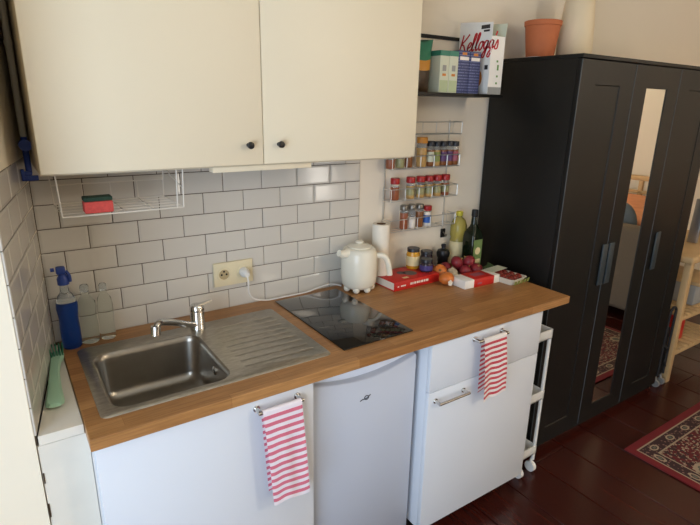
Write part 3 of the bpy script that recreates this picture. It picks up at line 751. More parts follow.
spice(xat(434.6), z2, 0.0165, 0.108, 'spice_tan', 'lid_dark', 'dark-lidded spice jar with lime label', 'label_lime')
spice(xat(441.3), z2, 0.0165, 0.108, 'spice_brown', 'lid_dark', 'dark-lidded spice jar with purple label', 'label_purple')
spice(xat(447.8), z2, 0.0165, 0.108, 'spice_brown', 'lid_dark', 'dark-lidded spice jar with violet label beside the pink one', 'label_purple')
spice(xat(453.8), z2, 0.0165, 0.106, 'spice_brown', 'lid_dark', 'dark-lidded spice jar with pink label at rack end', 'label_pink')
for px, c_, l_ in ((395, 'spice_red', 'red-lidded spice jar standing apart at left end of third rack tier'), (410, 'spice_tan', 'red-lidded spice jar, second from left on third rack tier'), (420, 'spice_tan', 'red-lidded spice jar, third from left on third rack tier'), (428.7, 'spice_tan', 'red-lidded spice jar, fourth from left on third rack tier'), (437.2, 'spice_tan', 'red-lidded spice jar, second from right on third rack tier'), (445.7, 'spice_red', 'red-lidded spice jar at right end of third rack tier')):
    spice(xat(px), z3, 0.0195, 0.096, c_, 'lid_red', l_, None if px == 395 else 'spice_green', lidh=0.026)
spice(xat(405), z4, 0.0185, 0.108, 'spice_red', 'lid_grey', 'grey-lidded grinder of brown spice at left of lowest rack tier', fill=0.85)
spice(xat(413), z4, 0.0185, 0.108, 'spice_salt', 'lid_grey', 'grey-lidded grinder of white salt on lowest rack tier', fill=0.6)
spice(xat(420.5), z4, 0.0185, 0.106, 'spice_brown', 'lid_grey', 'grey-lidded grinder of dark spice beside the blue-labelled jar', fill=0.85)
spice(xat(428.5), z4, 0.0200, 0.094, 'spice_salt', 'lid_red', 'red-lidded white jar with blue label on lowest rack tier', 'label_blue', fill=0.9)

# black hook strip on the wall below the rack
hk = thing('wall_hook', (1.645, 0, 1.10), 'small black adhesive hook below the spice rack', 'hook')
b = B(); b.box(1.632, 1.660, -0.001, 0.0055, 1.078, 1.122, 0.002); obj('plate', b, 'black_plastic', hk)
b = B(); b.tube(smooth_path([(1.646, 0.0, 1.105), (1.646, -0.012, 1.098), (1.646, -0.020, 1.088), (1.646, -0.024, 1.098)], 4), 0.0035, 8); obj('prong', b, 'lid_grey', hk)

# ------------------------------------------------------------------ socket, plug, kettle
so = thing('double_socket', (0.552, 0, 1.077), 'ivory double wall socket on the tiles above the drainboard', 'socket')
b = B(); b.box(0.474, 0.630, -0.011, 0.001, 1.031, 1.123, 0.003); obj('plate', b, 'ivory_plastic', so)
for cx_ in (0.514, 0.592):
    b = B(); b.lathe([(0.0285, 0.0), (0.0275, 0.002), (0.021, 0.002), (0.020, -0.004), (0.0, -0.004)], seg=24, mtx=Matrix.Translation((cx_, -0.0112, 1.077)) @ Matrix.Rotation(math.radians(90), 4, 'X'), cap0=False)
    rg = obj('socket_ring', b, 'ivory_plastic', so)
    if cx_ < 0.55:
        b = B(); b.lathe([(0.0195, 0.0), (0.0195, 0.0004)], seg=24, mtx=Matrix.Translation((cx_, -0.0111, 1.077)) @ Matrix.Rotation(math.radians(90), 4, 'X')); obj('painted_well', b, 'socket_shade', rg)  # flat disc with the shade of the recess put into its colour
        for dx, dz in ((-0.0095, 0), (0.0095, 0), (0, 0.012)):
            b = B(); b.cyl((cx_+dx, -0.0114, 1.077+dz), (cx_+dx, -0.0120, 1.077+dz), 0.0040, 10); obj('socket_hole', b, 'dark_hole', rg)
kc = thing('power_cable', (0.592, -0.03, 1.077), 'white plug and cable running from the socket to the kettle', 'cable')
b = B(); b.lathe([(0.0185, -0.004), (0.019, 0.012), (0.016, 0.022), (0.009, 0.036)], seg=18, mtx=Matrix.Translation((0.592, -0.0125, 1.077)) @ Matrix.Rotation(math.radians(98), 4, 'X')); obj('plug', b, 'white_plastic', kc)
b = B(); b.tube(smooth_path([(0.592, -0.042, 1.073), (0.594, -0.050, 1.045), (0.598, -0.040, 1.00), (0.622, -0.030, 0.966), (0.68, -0.022, 0.9455), (0.76, -0.022, 0.9445), (0.86, -0.024, 0.946), (0.93, -0.022, 0.956), (0.985, -0.020, 0.958), (1.03, -0.028, 0.9445)], 6), 0.0032, 8); obj('cord', b, 'white_plastic', kc)

KC = (1.076, -0.094, ZT)
kt = thing('kettle', KC, 'cream white electric kettle with rounded feet beside the hob', 'kettle')
b = B(); b.lathe([(0.050, 0.014), (0.064, 0.020), (0.073, 0.036), (0.0765, 0.070), (0.0765, 0.130), (0.0745, 0.165), (0.069, 0.182), (0.060, 0.189), (0.046, 0.191)], KC, 40); obj('body', b, 'kettle_enamel', kt)
b = B(); b.lathe([(0.050, 0.1905), (0.051, 0.195), (0.040, 0.200), (0.018, 0.203), (0.012, 0.206)], KC, 32); ld2 = obj('lid', b, 'kettle_enamel', kt)
b = B(); b.lathe([(0.010, 0.204), (0.017, 0.209), (0.018, 0.215), (0.010, 0.219)], KC, 20); obj('lid_knob', b, 'kettle_enamel', ld2)
b = B(); b.tube(smooth_path([(KC[0]-0.055, KC[1]-0.005, ZT+0.172), (KC[0]-0.085, KC[1]-0.008, ZT+0.172), (KC[0]-0.108, KC[1]-0.010, ZT+0.180)], 4), [0.022]*3+[0.018]*3+[0.0145]*3, 14); obj('spout', b, 'kettle_enamel', kt)
b = B(); b.tube(smooth_path([(KC[0]+0.060, KC[1]-0.034, ZT+0.150), (KC[0]+0.084, KC[1]-0.050, ZT+0.152), (KC[0]+0.102, KC[1]-0.062, ZT+0.132), (KC[0]+0.110, KC[1]-0.068, ZT+0.092), (KC[0]+0.113, KC[1]-0.070, ZT+0.066)], 5), 0.0125, 12); obj('handle', b, 'kettle_enamel', kt)
for k in range(7):
    a = 2*math.pi*k/7 + 0.35
    b = B(); b.ball((KC[0]+0.055*math.cos(a), KC[1]+0.055*math.sin(a), ZT+0.0155), 0.0155, seg=12, rings=8); obj('foot', b, 'kettle_enamel', kt)

# ------------------------------------------------------------------ groceries on the worktop
bk = thing('cookbook', (1.33, -0.12, ZT), 'thick red hardcover book lying flat beside the kettle', 'book')
bm_ = rotz((1.19, -0.2, 0), math.radians(1.5))
b = B(); b.box(1.192, 1.448, -0.196, -0.046, ZT+0.0035, ZT+0.0365, mtx=bm_); obj('pages', b, 'page_white', bk)
b = B(); b.box(1.188, 1.452, -0.200, -0.042, ZT+0.0002, ZT+0.0034, 0.001, mtx=bm_); b.box(1.188, 1.452, -0.200, -0.042, ZT+0.0366, ZT+0.0400, 0.001, mtx=bm_); b.box(1.188, 1.452, -0.2005, -0.1965, ZT+0.001, ZT+0.039, 0.001, mtx=bm_); obj('cover', b, 'red_cover', bk)
b = B()
for i, (u0, u1) in enumerate(((0.018, 0.026), (0.036, 0.064), (0.090, 0.098), (0.101, 0.108), (0.112, 0.124), (0.128, 0.138), (0.142, 0.148), (0.153, 0.165), (0.169, 0.178), (0.182, 0.196))):
    b.box(1.188+u0, 1.188+u1, -0.2012, -0.2004, ZT+0.016, ZT+0.016+(0.006 if i < 2 else 0.010), mtx=bm_)
obj('spine_print', b, 'print_white', bk)
b = B(); b.lathe([(0.032, 0.0), (0.032, 0.0005)], (1.335, -0.125, ZT+0.0401), 20); b.lathe([(0.02, 0.0), (0.02, 0.0005)], (1.30, -0.105, ZT+0.0401), 16); obj('cover_print', b, 'print_grey', bk)
b = B(); b.box(1.262, 1.292, -0.176, -0.160, ZT+0.0401, ZT+0.0406, mtx=bm_); obj('cover_label', b, 'label_cream', bk)

RC = (1.210, -0.064, ZT+0.0402)
pr_ = thing('paper_roll', RC, 'white kitchen paper roll standing on the red book', 'paper roll')
b = B(); b.lathe([(0.0205, 0.0), (0.0375, 0.0), (0.038, 0.002), (0.038, 0.226), (0.0375, 0.228), (0.0205, 0.228)], RC, 32, cap0=False, cap1=False); obj('paper', b, 'paper', pr_)
b = B(); b.lathe([(0.0203, 0.0), (0.0203, 0.2285), (0.0185, 0.2285), (0.0185, 0.0)], RC, 24, cap0=False, cap1=False); obj('core', b, 'cardboard_tube', pr_)

def jar(c, r, h, body, lid, lab, label, lidh=0.016, lab_range=(0.2, 0.75)):
    t_ = thing('food_jar', c, label, 'jar', 'food jars by the red book')
    hb_ = h - lidh
    b = B(); b.lathe([(r*0.9, 0.0002), (r, 0.006), (r, hb_*0.85), (r*0.86, hb_)], c, 24); obj('glass', b, body, t_)
    b = B(); b.lathe([(r*0.93, hb_+0.0004), (r*0.94, h-0.002), (r*0.90, h)], c, 24); obj('lid', b, lid, t_)
    b = B(); b.lathe([(r*1.012, hb_*lab_range[0]), (r*1.012, hb_*lab_range[1])], c, 24, cap0=False, cap1=False); obj('label_band', b, lab, t_)
jar((1.397, -0.070, ZT+0.0402), 0.031, 0.096, 'honey', 'lid_dark', 'label_cream', 'tall yellow honey jar with dark lid on the red book')
jar((1.418, -0.140, ZT+0.0402), 0.030, 0.058, 'jam', 'lid_dark', 'label_indigo', 'small jar with dark lid and purple label at front of the red book')
jar((1.488, -0.062, ZT), 0.030, 0.108, 'jam', 'lid_dark', 'print_grey', 'dark-lidded jar with grey label standing right of the red book')

# bottles at the back
mb = thing('vinegar_bottle', (1.602, -0.055, ZT), 'round black bottle with thin neck below the wall hook', 'bottle')
b = B(); b.lathe([(0.022, 0.0003), (0.025, 0.012), (0.026, 0.055), (0.031, 0.066), (0.032, 0.080), (0.027, 0.094), (0.010, 0.101), (0.009, 0.110)], (1.602, -0.055, ZT), 24); obj('body', b, 'black_plastic', mb)
b = B(); b.lathe([(0.011, 0.1102), (0.012, 0.112), (0.012, 0.121), (0.009, 0.123)], (1.602, -0.055, ZT), 18); obj('cap', b, 'lid_dark', mb)
ob = thing('oil_bottle', (1.704, -0.045, ZT), 'clear sunflower oil bottle with yellow cap behind the dark oil bottle', 'bottle')
c = (1.704, -0.045, ZT)
b = B(); b.lathe([(0.036, 0.0003), (0.039, 0.006), (0.039, 0.13), (0.036, 0.142), (0.040, 0.155), (0.040, 0.205), (0.030, 0.232), (0.0145, 0.245), (0.0135, 0.252)], c, 24); obj('body', b, 'oil_yellow', ob)
b = B(); b.lathe([(0.0165, 0.2522), (0.017, 0.256), (0.017, 0.270), (0.014, 0.273)], c, 18); obj('cap', b, 'yellow_cap', ob)
b = B(); b.lathe([(0.0396, 0.014), (0.0396, 0.126)], c, 24, cap0=False, cap1=False); obj('label_band', b, 'label_cream', ob)
c = (1.716, -0.132, ZT)
gb = thing('olive_oil_bottle', c, 'tall dark green olive oil bottle next to the wardrobe side', 'bottle')
b = B(); b.loft([rrect(c[0]-s_, c[0]+s_, c[1]-s_, c[1]+s_, ZT+z, r_) for s_, z, r_ in ((0.034, 0.0003, 0.012), (0.036, 0.006, 0.012), (0.036, 0.165, 0.012), (0.033, 0.188, 0.016), (0.020, 0.212, 0.0195), (0.0145, 0.226, 0.0142), (0.0135, 0.262, 0.0132))], True, True, True); obj('body', b, 'bottle_green', gb, angle=50)
b = B(); b.lathe([(0.0150, 0.2622), (0.0155, 0.265), (0.0155, 0.292), (0.013, 0.294)], c, 18); obj('cap', b, 'black_plastic', gb)
b = B(); b.box(c[0]-0.028, c[0]+0.028, c[1]-0.0368, c[1]-0.0361, ZT+0.03, ZT+0.155); lb = obj('front_label', b, 'label_green', gb)
b = B(); b.lathe([(0.018, 0), (0.018, 0.0005)], seg=18, mtx=Matrix.Translation((c[0], c[1]-0.0369, ZT+0.10)) @ Matrix.Rotation(math.radians(90), 4, 'X')); b.box(c[0]-0.02, c[0]+0.02, c[1]-0.0374, c[1]-0.0369, ZT+0.04, ZT+0.06); obj('label_print', b, 'label_cream', lb)

# onions, garlic
def bulb(name, c, r, m, label, cat, group, squash=0.85, tilt=(0.4, 0.3)):
    t_ = thing(name, (c[0], c[1], c[2]-r*squash), label, cat, group)
    mt = Matrix.Rotation(tilt[0], 3, 'X') @ Matrix.Rotation(tilt[1], 3, 'Y')
    b = B(); b.ball(c, r, r, r*squash, 16, 10, 0.015, mt); obj('bulb', b, m, t_)
    b = B(); tip = mt @ Vector((0, 0, 1)); p0 = Vector(c)+tip*r*squash*0.92; p1 = Vector(c)+tip*r*squash*1.30
    b.tube([tuple(p0), tuple((p0+p1)/2), tuple(p1)], [r*0.22, r*0.12, r*0.05], 8); obj('stalk', b, 'onion_root' if m != 'garlic' else m, t_)
bulb('onion', (1.491, -0.154, ZT+0.029), 0.034, 'onion_orange', 'orange-brown onion resting against the end of the red book', 'onion', 'brown onions', 0.86, (0.9, -0.6))
ogb = thing('onion_bag', (1.447, -0.240, ZT), 'orange onion in clear printed bag in front of the red book', 'onion bag')
b = B(); b.ball((1.449, -0.243, ZT+0.0285), 0.036, 0.034, 0.028, 16, 10, 0.02); obj('onion', b, 'onion_orange', ogb)
b = B(); mt = Matrix.Translation((1.436, -0.2800, ZT+0.020)) @ Matrix.Rotation(math.radians(78), 4, 'X')
for k in range(5):
    a = 2*math.pi*k/5; b.lathe([(0.0062, 0.0), (0.0062, 0.0012)], (0.0075*math.cos(a), 0.0075*math.sin(a), 0), 10, mtx=mt)
obj('bag_print', b, 'print_white', ogb)
for i, (x, y, z, r, l_) in enumerate(((1.515, -0.214, 0.022, 0.025, 'white garlic bulb beside the red and white package'), (1.548, -0.178, 0.022, 0.025, 'white garlic bulb between the brown onion and the red onions'))):
    bulb('garlic_bulb', (x, y, ZT+z), r, 'garlic', l_, 'garlic', 'garlic bulbs', 0.84, (0.5-i*0.6, 0.4*i-0.3))
ro = [(1.606, -0.205, 0.0265, 'red onion at front left of the heap, beside the garlic'), (1.672, -0.211, 0.0265, 'red onion at front right of the heap, behind the red package'), (1.556, -0.122, 0.0265, 'red onion at the left back of the heap'), (1.634, -0.146, 0.0265, 'red onion at the right back of the heap'), (1.592, -0.160, 0.0600, 'red onion lying on top of the heap, left'), (1.652, -0.178, 0.0600, 'red onion lying on top of the heap, right')]
for i, (x, y, z, l_) in enumerate(ro):
    bulb('red_onion', (x, y, ZT+z), 0.031, 'onion_red', l_, 'onion', 'red onions heaped by the oil bottles', 0.86, (0.7*math.sin(i*2.1), 0.8*math.cos(i*1.7)))

pk = thing('food_package', (1.575, -0.30, ZT), 'red and white cardboard package lying at the worktop front', 'package')
pm = Matrix.Translation((1.575, -0.296, ZT)) @ Matrix.Rotation(math.radians(-2), 4, 'Z')
b = B(); b.box(-0.106, 0.106, -0.045, 0.045, 0.0003, 0.038, 0.002, mtx=pm); obj('carton', b, 'carton_white', pk)
b = B(); b.box(-0.052, 0.072, -0.0456, 0.0456, 0.0002, 0.0386, 0.002, mtx=pm); obj('wrap_band', b, 'red_cover', pk)
b = B(); b.box(-0.02, 0.045, -0.016, 0.022, 0.0387, 0.0391, mtx=pm); b.box(-0.03, -0.005, -0.0463, -0.0457, 0.012, 0.020, mtx=pm); obj('print', b, 'label_pink', pk)

ty = thing('tomato_tray', (1.727, -0.335, ZT), 'white tray of dark tomatoes under film at the worktop end', 'tray')
tm = Matrix.Translation((1.728, -0.328, ZT)) @ Matrix.Rotation(math.radians(6), 4, 'Z')
def tl(s_, z, r_): return [tuple(tm @ Vector(p)) for p in rrect(-0.055*s_, 0.055*s_, -0.085*s_, 0.085*s_, z, r_)]
b = B(); b.loft([tl(0.86, 0.0003, 0.012), tl(1.0, 0.026, 0.016), tl(1.06, 0.0265, 0.018), tl(1.06, 0.028, 0.018), tl(0.98, 0.028, 0.016), tl(0.85, 0.003, 0.012)], True, True, True); obj('tray', b, 'tray_white', ty, angle=50)
k = 0
for ix in range(3):
    for iy in range(4):
        b = B(); p = tm @ Vector((-0.031+ix*0.031, -0.055+iy*0.037, 0.022)); b.ball(tuple(p), 0.0155, 0.0175, 0.0155, 12, 8, 0.02); obj('tomato', b, 'tomato_red', ty)
b = B(); b.box(-0.056, 0.056, 0.02, 0.075, 0.0395, 0.0402, mtx=tm); obj('film_label', b, 'carton_pale', ty)
b = B(); 
for s1 in range(5):
    x = -0.05+0.025*s1; b.poly([tuple(tm @ Vector(q)) for q in ((x, -0.0875, 0.004), (x+0.018, -0.0875, 0.003), (x+0.022, -0.0905, 0.020), (x+0.004, -0.0905, 0.022))])
obj('printed_edge', b, 'label_lime', ty)
lt = thing('herb_bunch', (1.715, -0.215, ZT), 'small dark green salad leaves in film behind the tomato tray', 'herbs')
for i in range(7):
    a = i*0.9; b = B(); c0 = Vector((1.752+0.014*math.cos(a), -0.212+0.016*math.sin(a), ZT+0.012+0.004*i))
    mt = Matrix.Rotation(a, 3, 'Z') @ Matrix.Rotation(0.5, 3, 'Y'); b.ball(tuple(c0), 0.024, 0.012, 0.004, 10, 6, 0.05, mt); obj('leaf', b, 'leaf_green', lt)

# ------------------------------------------------------------------ washing-up corner
c = (-0.020, -0.066, ZT)
sb = thing('spray_bottle', c, 'clear spray bottle of blue cleaner with blue trigger in the tiled corner', 'spray bottle')
def oval(s_, z, w_, d_): return [(c[0]+w_*math.cos(2*math.pi*i/28), c[1]+d_*math.sin(2*math.pi*i/28), c[2]+z) for i in range(28)]
b = B(); b.loft([oval(1, z, w_, d_) for z, w_, d_ in ((0.0004, 0.025, 0.022), (0.006, 0.029, 0.025), (0.06, 0.029, 0.025), (0.10, 0.0275, 0.024), (0.135, 0.031, 0.026), (0.155, 0.030, 0.025))], True, True, True); obj('filled_body', b, 'blue_liquid', sb)
b = B(); b.loft([oval(1, z, w_, d_) for z, w_, d_ in ((0.1555, 0.0295, 0.0245), (0.176, 0.022, 0.020), (0.188, 0.013, 0.013), (0.212, 0.0115, 0.0115))], True, True, True); obj('clear_neck', b, 'clear_plastic', sb)
b = B(); b.lathe([(0.0165, 0.2123), (0.017, 0.232), (0.009, 0.246)], c, 16); b.box(c[0]-0.016, c[0]+0.010, c[1]-0.009, c[1]+0.009, ZT+0.246, ZT+0.270, 0.004)
b.tube(smooth_path([(c[0]+0.010, c[1]-0.004, ZT+0.255), (c[0]+0.018, c[1]-0.006, ZT+0.240), (c[0]+0.018, c[1]-0.008, ZT+0.220)], 4), 0.005, 8); b.cyl((c[0]-0.020, c[1], ZT+0.262), (c[0]-0.030, c[1], ZT+0.262), 0.006, 10)
obj('trigger_head', b, 'blue_plastic', sb)
def clear_bottle(c, r, h, label, square):
    t_ = thing('glass_bottle', c, label, 'bottle', 'empty clear bottles in the tiled corner')
    b = B()
    prof = ((r*0.9, 0.0004), (r, 0.005), (r, h*0.30), (r*0.88, h*0.45), (r, h*0.60), (r*0.97, h*0.70), (r*0.45, h*0.82), (r*0.40, h*0.88)) if square else ((r*0.9, 0.0004), (r, 0.005), (r*0.95, h*0.3), (r, h*0.62), (r*0.85, h*0.74), (r*0.42, h*0.84), (r*0.40, h*0.88))
    b.lathe(prof, c, 20); obj('body', b, 'clear_glass', t_)
    b = B(); b.lathe([(r*0.46, h*0.882), (r*0.48, h*0.89), (r*0.48, h*0.98), (r*0.40, h)], c, 16); obj('cap', b, 'clear_plastic', t_)
clear_bottle((0.036, -0.050, ZT), 0.028, 0.195, 'wide clear empty bottle next to the blue spray bottle', True)
clear_bottle((0.090, -0.048, ZT), 0.024, 0.190, 'slim clear empty bottle nearest the tap, in the tiled corner', False)

br = thing('dish_brush', (-0.09, -0.26, 0.936), 'mint green dish brush with dark bristles on the white ledge', 'brush')
b = B(); zb = 0.9490
b.loft([[(px_ + dx*w_, py_, zb + dz*h_) for dx, dz in ((-1, -0.5), (-0.7, 0.7), (0, 1), (0.7, 0.7), (1, -0.5), (0.5, -1), (-0.5, -1))] for px_, py_, w_, h_ in ((-0.104, -0.433, 0.014, 0.006), (-0.1035, -0.425, 0.021, 0.010), (-0.102, -0.405, 0.0225, 0.011), (-0.097, -0.34, 0.018, 0.010), (-0.088, -0.24, 0.0135, 0.009), (-0.080, -0.18, 0.015, 0.009), (-0.073, -0.150, 0.019, 0.009), (-0.069, -0.115, 0.019, 0.009))], True, True, True); obj('handle', b, 'mint_plastic', br)
b = B()
for i in range(5):
    for j in range(6):
        x = -0.0855 + i*0.0075; y = -0.150 + j*0.007
        b.cyl((x, y, zb+0.006), (x+0.003*(i-2)*0.6, y+0.008, zb+0.030), 0.0018, 5)
obj('bristles', b, 'green_bristle', br)

# wire dish rack hanging under the cabinet
wr = thing('wire_rack', (0.13, -0.2, 1.40), 'white wire basket hanging under the cream wall cabinet', 'rack')
AX0, AX1, AY0, AY1, AZ = -0.015, 0.300, -0.300, -0.085, 1.404
b = B(); rw = 0.0016
b.tube([(AX0, AY0, AZ), (AX1, AY0, AZ), (AX1, AY1, AZ), (AX0, AY1, AZ)], rw*1.3, 6, closed=True)
obj('base_frame', b, 'white_wire', wr)
for k in range(1, 5):
    y = AY0 + (AY1-AY0)*k/5; b = B(); b.tube([(AX0, y, AZ), (AX1, y, AZ)], rw, 6); obj('base_wire', b, 'white_wire', wr)
for k in range(1, 4):
    x = AX0 + (AX1-AX0)*k/4; b = B(); b.tube([(x, AY0, AZ-0.002), (x, AY1, AZ-0.002), (x, AY1+0.005, AZ+0.055)], rw*1.2, 6); obj('cross_wire', b, 'white_wire', wr)
b = B(); b.tube([(AX0, AY1, AZ+0.055), (AX1, AY1, AZ+0.055)], rw*1.3, 6); b.tube([(AX0, AY1, AZ+0.085), (AX1, AY1, AZ+0.085)], rw*3.2, 6); obj('back_rail', b, 'white_wire', wr)
for x in (AX0, AX1, AX1-0.018):
    for y in (AY0, AY1):
        if x == AX1-0.018 and y == AY1: continue
        b = B(); b.tube([(x, y, AZ), (x-(0.004 if x == AX0 else -0.004), y, UZ0-0.0065)], rw*1.3, 6); obj('hanger', b, 'white_wire', wr)
b = B(); b.tube([(AX1, AY0, AZ+0.055), (AX1, AY1, AZ+0.10)], rw, 6); obj('side_wire', b, 'white_wire', wr)
spg = thing('sponge', (0.083, -0.255, AZ+0.002), 'red sponge with dark green scouring side in the wire basket', 'sponge')
b = B(); b.box(0.040, 0.112, -0.292, -0.252, AZ+0.0020, AZ+0.034, 0.004); obj('foam', b, 'sponge_red', spg)
b = B(); b.box(0.040, 0.112, -0.292, -0.252, AZ+0.0342, AZ+0.046, 0.003); obj('scourer', b, 'sponge_green', spg)

# ------------------------------------------------------------------ right side: folded cart, pine shelf, rug
fc = thing('luggage_cart', (3.20, -0.44, 0), 'folded black luggage cart with grey casters beside the wardrobe', 'cart')
b = B(); b.box(3.150, 3.236, -0.455, -0.425, 0.06, 0.40, 0.012, 3); obj('folded_plate', b, 'black_plastic', fc)
b = B(); b.tube(smooth_path([(3.160, -0.462, 0.08), (3.160, -0.462, 0.48), (3.175, -0.462, 0.53), (3.205, -0.462, 0.54), (3.228, -0.462, 0.52), (3.232, -0.462, 0.47), (3.232, -0.462, 0.08)], 5), 0.008, 8); obj('handle_frame', b, 'rubber', fc)
b = B(); b.tube([(3.165, -0.452, 0.30), (3.195, -0.476, 0.27), (3.215, -0.470, 0.24), (3.190, -0.474, 0.18), (3.215, -0.474, 0.14)], 0.006, 8); obj('elastic_strap', b, 'rubber', fc)
for x in (3.165, 3.228):
    b = B(); b.cyl((x-0.009, -0.46, 0.0235), (x+0.009, -0.46, 0.0235), 0.023, 18); b.cyl((x, -0.46, 0.03), (x, -0.45, 0.075), 0.007, 8); obj('caster', b, 'caster_grey', fc)

ps = thing('pine_shelf', (3.62, -0.28, 0), 'low pine shelf unit with slatted shelves right of the wardrobe', 'shelf')
PX0, PX1, PY0, PY1 = 3.275, 3.98, -0.475, -0.06
for x in (PX0, PX1-0.045):
    for y in (PY0, PY1-0.04):
        b = B(); b.box(x, x+0.045, y, y+0.04, 0.0, 0.815, 0.003); obj('leg', b, 'pine', ps)
b = B(); b.box(PX0-0.05, PX1+0.05, PY0-0.025, PY1+0.02, 0.816, 0.862, 0.014, 3); obj('top', b, 'pine', ps)
for z in (0.205, 0.445):
    b = B(); b.box(PX0+0.046, PX1-0.046, PY0+0.004, PY0+0.026, z-0.022, z-0.0005, 0.002); obj('rail', b, 'pine', ps)
    b = B(); b.box(PX0+0.046, PX1-0.046, PY1-0.03, PY1-0.008, z-0.022, z-0.0005, 0.002); obj('rail', b, 'pine', ps)
    for k in range(10):
        x = PX0 + 0.048 + k*0.062; b = B(); b.box(x, x+0.042, PY0+0.002, PY1-0.004, z, z+0.014, 0.003); obj('slat', b, 'pine', ps)
b = B(); b.box(3.56, 3.86, -0.42, -0.12, 0.4605, 0.60, 0.008); gb1 = obj('storage_box', b, 'box_grey', label='grey storage box on the upper slatted pine shelf', cat='box', origin=(3.71, -0.27, 0.4605))
b = B(); b.box(3.55, 3.88, -0.44, -0.10, 0.6005, 0.625, 0.006); obj('box_lid', b, 'pine', label='flat wooden tray lying on the grey storage box', cat='tray', origin=(3.71, -0.27, 0.6005))
b = B(); b.box(3.50, 3.56, -0.40, -0.15, 0.2205, 0.405, 0.006); obj('folder', b, 'red_cover', label='upright red folder on the lower slatted pine shelf', cat='folder', origin=(3.53, -0.27, 0.2205))
b = B(); b.lathe([(0.04, 0.0), (0.046, 0.006), (0.046, 0.14), (0.03, 0.16), (0.02, 0.17)], (3.405, -0.30, 0.2205), 20); obj('flask', b, 'black_plastic', label='black flask standing on the lower slatted pine shelf', cat='flask', origin=(3.405, -0.30, 0.2205))
b = B(); mt = Matrix.Translation((3.625, -0.31, 0.8625)) @ Matrix.Rotation(math.radians(4), 4, 'Y')
b.box(-0.012, 0.012, -0.03, 0.03, 0.001, 0.29, 0.004, mtx=mt); obj('metal_panel', b, 'silver', label='silver slab standing upright on the pine shelf top', cat='panel', origin=(3.625, -0.31, 0.8625))

def rug_mat():
    s = NT('rug_weave'); v = s.obj(); sep = s.new('ShaderNodeSeparateXYZ'); s.link(v, sep.inputs[0]); X, Y = sep.outputs[0], sep.outputs[1]
    HXr, HYr = 0.72, 1.05
    ax = s.math('SUBTRACT', HXr, s.math('ABSOLUTE', X)); ay = s.math('SUBTRACT', HYr, s.math('ABSOLUTE', Y))
    d = s.math('MINIMUM', ax, ay)
    red, cream, dark, wine, grn = lin((118, 26, 30)), lin((168, 148, 122)), lin((62, 38, 36)), lin((100, 28, 30)), lin((100, 100, 86))
    nz = s.noise(v, 60.0, 2); vo = s.new('ShaderNodeTexVoronoi'); vo.inputs['Scale'].default_value = 62.0; s.link(v, vo.inputs['Vector'])
    vd = vo.outputs['Distance']
    field = s.mix(s.math('LESS_THAN', vd, 0.42), wine, cream)
    field = s.mix(s.math('LESS_THAN', vd, 0.16), field, dark)
    field = s.mix(s.math('GREATER_THAN', nz, 0.56), field, dark)
    # repeated oval medallions in the border and larger ones in the field
    along = s.math('ADD', s.math('MULTIPLY', s.math('LESS_THAN', ax, ay), Y), s.math('MULTIPLY', s.math('GREATER_THAN', ax, ay), X))
    p = 0.165
    fa = s.math('SUBTRACT', s.math('FRACT', s.math('MULTIPLY', along, 1/p)), 0.5)
    dd = s.math('SQRT', s.math('ADD', s.math('POWER', s.math('MULTIPLY', fa, p/0.032), 2.0), s.math('POWER', s.math('MULTIPLY', s.math('SUBTRACT', d, 0.082), 1/0.019), 2.0)))
    ring = s.math('MULTIPLY', s.math('LESS_THAN', dd, 1.0), s.math('GREATER_THAN', dd, 0.62))
    bord = s.mix(s.math('LESS_THAN', vd, 0.32), dark, lin((136, 100, 88)))
    bord = s.mix(ring, bord, cream); bord = s.mix(s.math('LESS_THAN', dd, 0.4), bord, grn)
    fx = s.math('SUBTRACT', s.math('FRACT', s.math('MULTIPLY_ADD', X, 1/0.36, 0.0)), 0.5); fy = s.math('SUBTRACT', s.math('FRACT', s.math('MULTIPLY_ADD', Y, 1/0.30, 0.0)), 0.5)
    md = s.math('SQRT', s.math('ADD', s.math('POWER', s.math('MULTIPLY', fx, 0.36/0.050), 2.0), s.math('POWER', s.math('MULTIPLY', fy, 0.30/0.040), 2.0)))
    md = s.math('ADD', md, s.math('MULTIPLY', s.math('SUBTRACT', nz, 0.5), 0.5))
    field = s.mix(s.math('LESS_THAN', md, 1.0), field, cream); field = s.mix(s.math('LESS_THAN', md, 0.55), field, grn)
    col = field
    for lim, cc in ((0.122, cream), (0.114, None), (0.050, cream), (0.042, red)):
        col = s.mix(s.math('LESS_THAN', d, lim), col, bord if cc is None else cc)
    s.base(col); s.set(Roughness=0.95); s.bump(nz, 0.4, 0.002); M['rug'] = s.m
rug_mat()
b = B(); b.box(2.362, 3.802, -2.808, -0.708, 0.0004, 0.009, 0.003, 2)
obj('rug', b, 'rug', label='patterned red oriental rug with dark medallion border on the floor', cat='rug', origin=(3.082, -1.758, 0.0))

# ------------------------------------------------------------------ furniture seen in the mirror
sf = thing('armchair', (4.42, -1.45, 0), 'beige upholstered armchair seen in the wardrobe mirror', 'armchair')
for x, y in ((4.06, -1.95), (4.06, -0.98), (4.80, -1.95), (4.80, -0.98)):
    b = B(); b.box(x, x+0.05, y, y+0.05, 0.0, 0.085); obj('leg', b, 'black_plastic', sf)
b = B(); b.box(4.225, 4.88, -1.99, -0.90, 0.086, 0.40, 0.03, 3); obj('seat_base', b, 'sofa_fabric', sf)
b = B(); b.box(4.02, 4.22, -1.99, -0.90, 0.086, 0.79, 0.05, 4); obj('backrest', b, 'sofa_fabric', sf)
for y in (-1.99, -1.05):
    b = B(); b.box(4.23, 4.88, y, y+0.15, 0.401, 0.60, 0.04, 3); obj('armrest', b, 'sofa_fabric', sf)
b = B(); b.box(4.24, 4.86, -1.83, -1.06, 0.402, 0.52, 0.04, 3); obj('seat_cushion', b, 'sofa_fabric', sf)
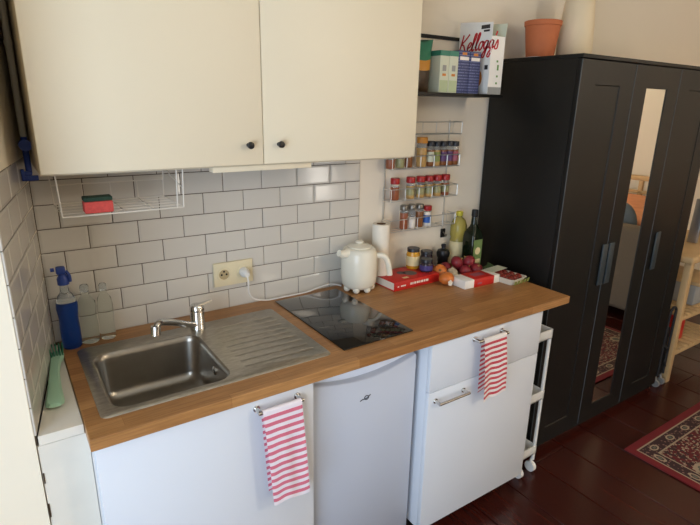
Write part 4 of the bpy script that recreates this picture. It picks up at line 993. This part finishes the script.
b = B(); b.ball((4.31, -1.50, 0.735), 0.070, 0.15, 0.205, 18, 12, 0.0); obj('cushion', b, 'cushion_blue', label='grey-blue cushion propped on the beige armchair in the mirror', cat='cushion', origin=(4.31, -1.50, 0.53))
bd = thing('bed', (5.75, -2.1, 0), 'pine bed with orange bedding seen in the wardrobe mirror', 'bed')
b = B(); b.box(5.02, 6.46, -2.90, -1.10, 0.20, 0.34, 0.005); obj('frame', b, 'pine', bd)
for x in (5.02, 6.40):
    for y in (-2.90, -1.16): b = B(); b.box(x, x+0.06, y, y+0.06, 0.0, 0.199); obj('leg', b, 'pine', bd)
b = B(); b.box(5.03, 6.44, -2.88, -1.12, 0.341, 0.60, 0.05, 4); obj('mattress', b, 'white_paint', bd)
b = B(); b.box(5.00, 6.42, -2.93, -1.08, 0.601, 0.70, 0.045, 4); obj('duvet', b, 'bedding', bd)
b = B(); b.box(6.465, 6.51, -2.92, -1.08, 0.86, 0.92, 0.01); b.box(6.465, 6.51, -2.92, -1.08, 0.70, 0.74, 0.01); obj('headboard_rail', b, 'pine', bd)
for y in (-2.92, -2.5, -2.0, -1.5, -1.13): b = B(); b.box(6.465, 6.51, y, y+0.05, 0.0, 0.859, 0.004); obj('headboard_post', b, 'pine', bd)

# ------------------------------------------------------------------ pendant lamps added out of view for warm light
def lamp_mat():
    s = NT('lit_shade'); s.base(lin((255, 240, 214))); s.b.inputs['Emission Color'].default_value = (1.0, 0.86, 0.68, 1); s.b.inputs['Emission Strength'].default_value = 19.0; M['lit_shade'] = s.m
lamp_mat()
for lx, ly, ltxt in ((1.9, -2.7, 'unseen paper pendant lamp added for warm light over the kitchen floor'), (5.1, -3.2, 'unseen paper pendant lamp added for warm light beside the bed')):
    pl = thing('added_pendant', (lx, ly, CH), ltxt, 'lamp')
    b = B(); b.ball((lx, ly, 2.27), 0.20, seg=24, rings=16); obj('lamp_shade', b, 'lit_shade', pl)
    b = B(); b.tube([(lx, ly, 2.47), (lx, ly, CH-0.03)], 0.004, 8); obj('cord', b, 'white_plastic', pl)
    b = B(); b.lathe([(0.05, -0.03), (0.055, -0.002)], (lx, ly, CH), 20); obj('ceiling_rose', b, 'white_plastic', pl)
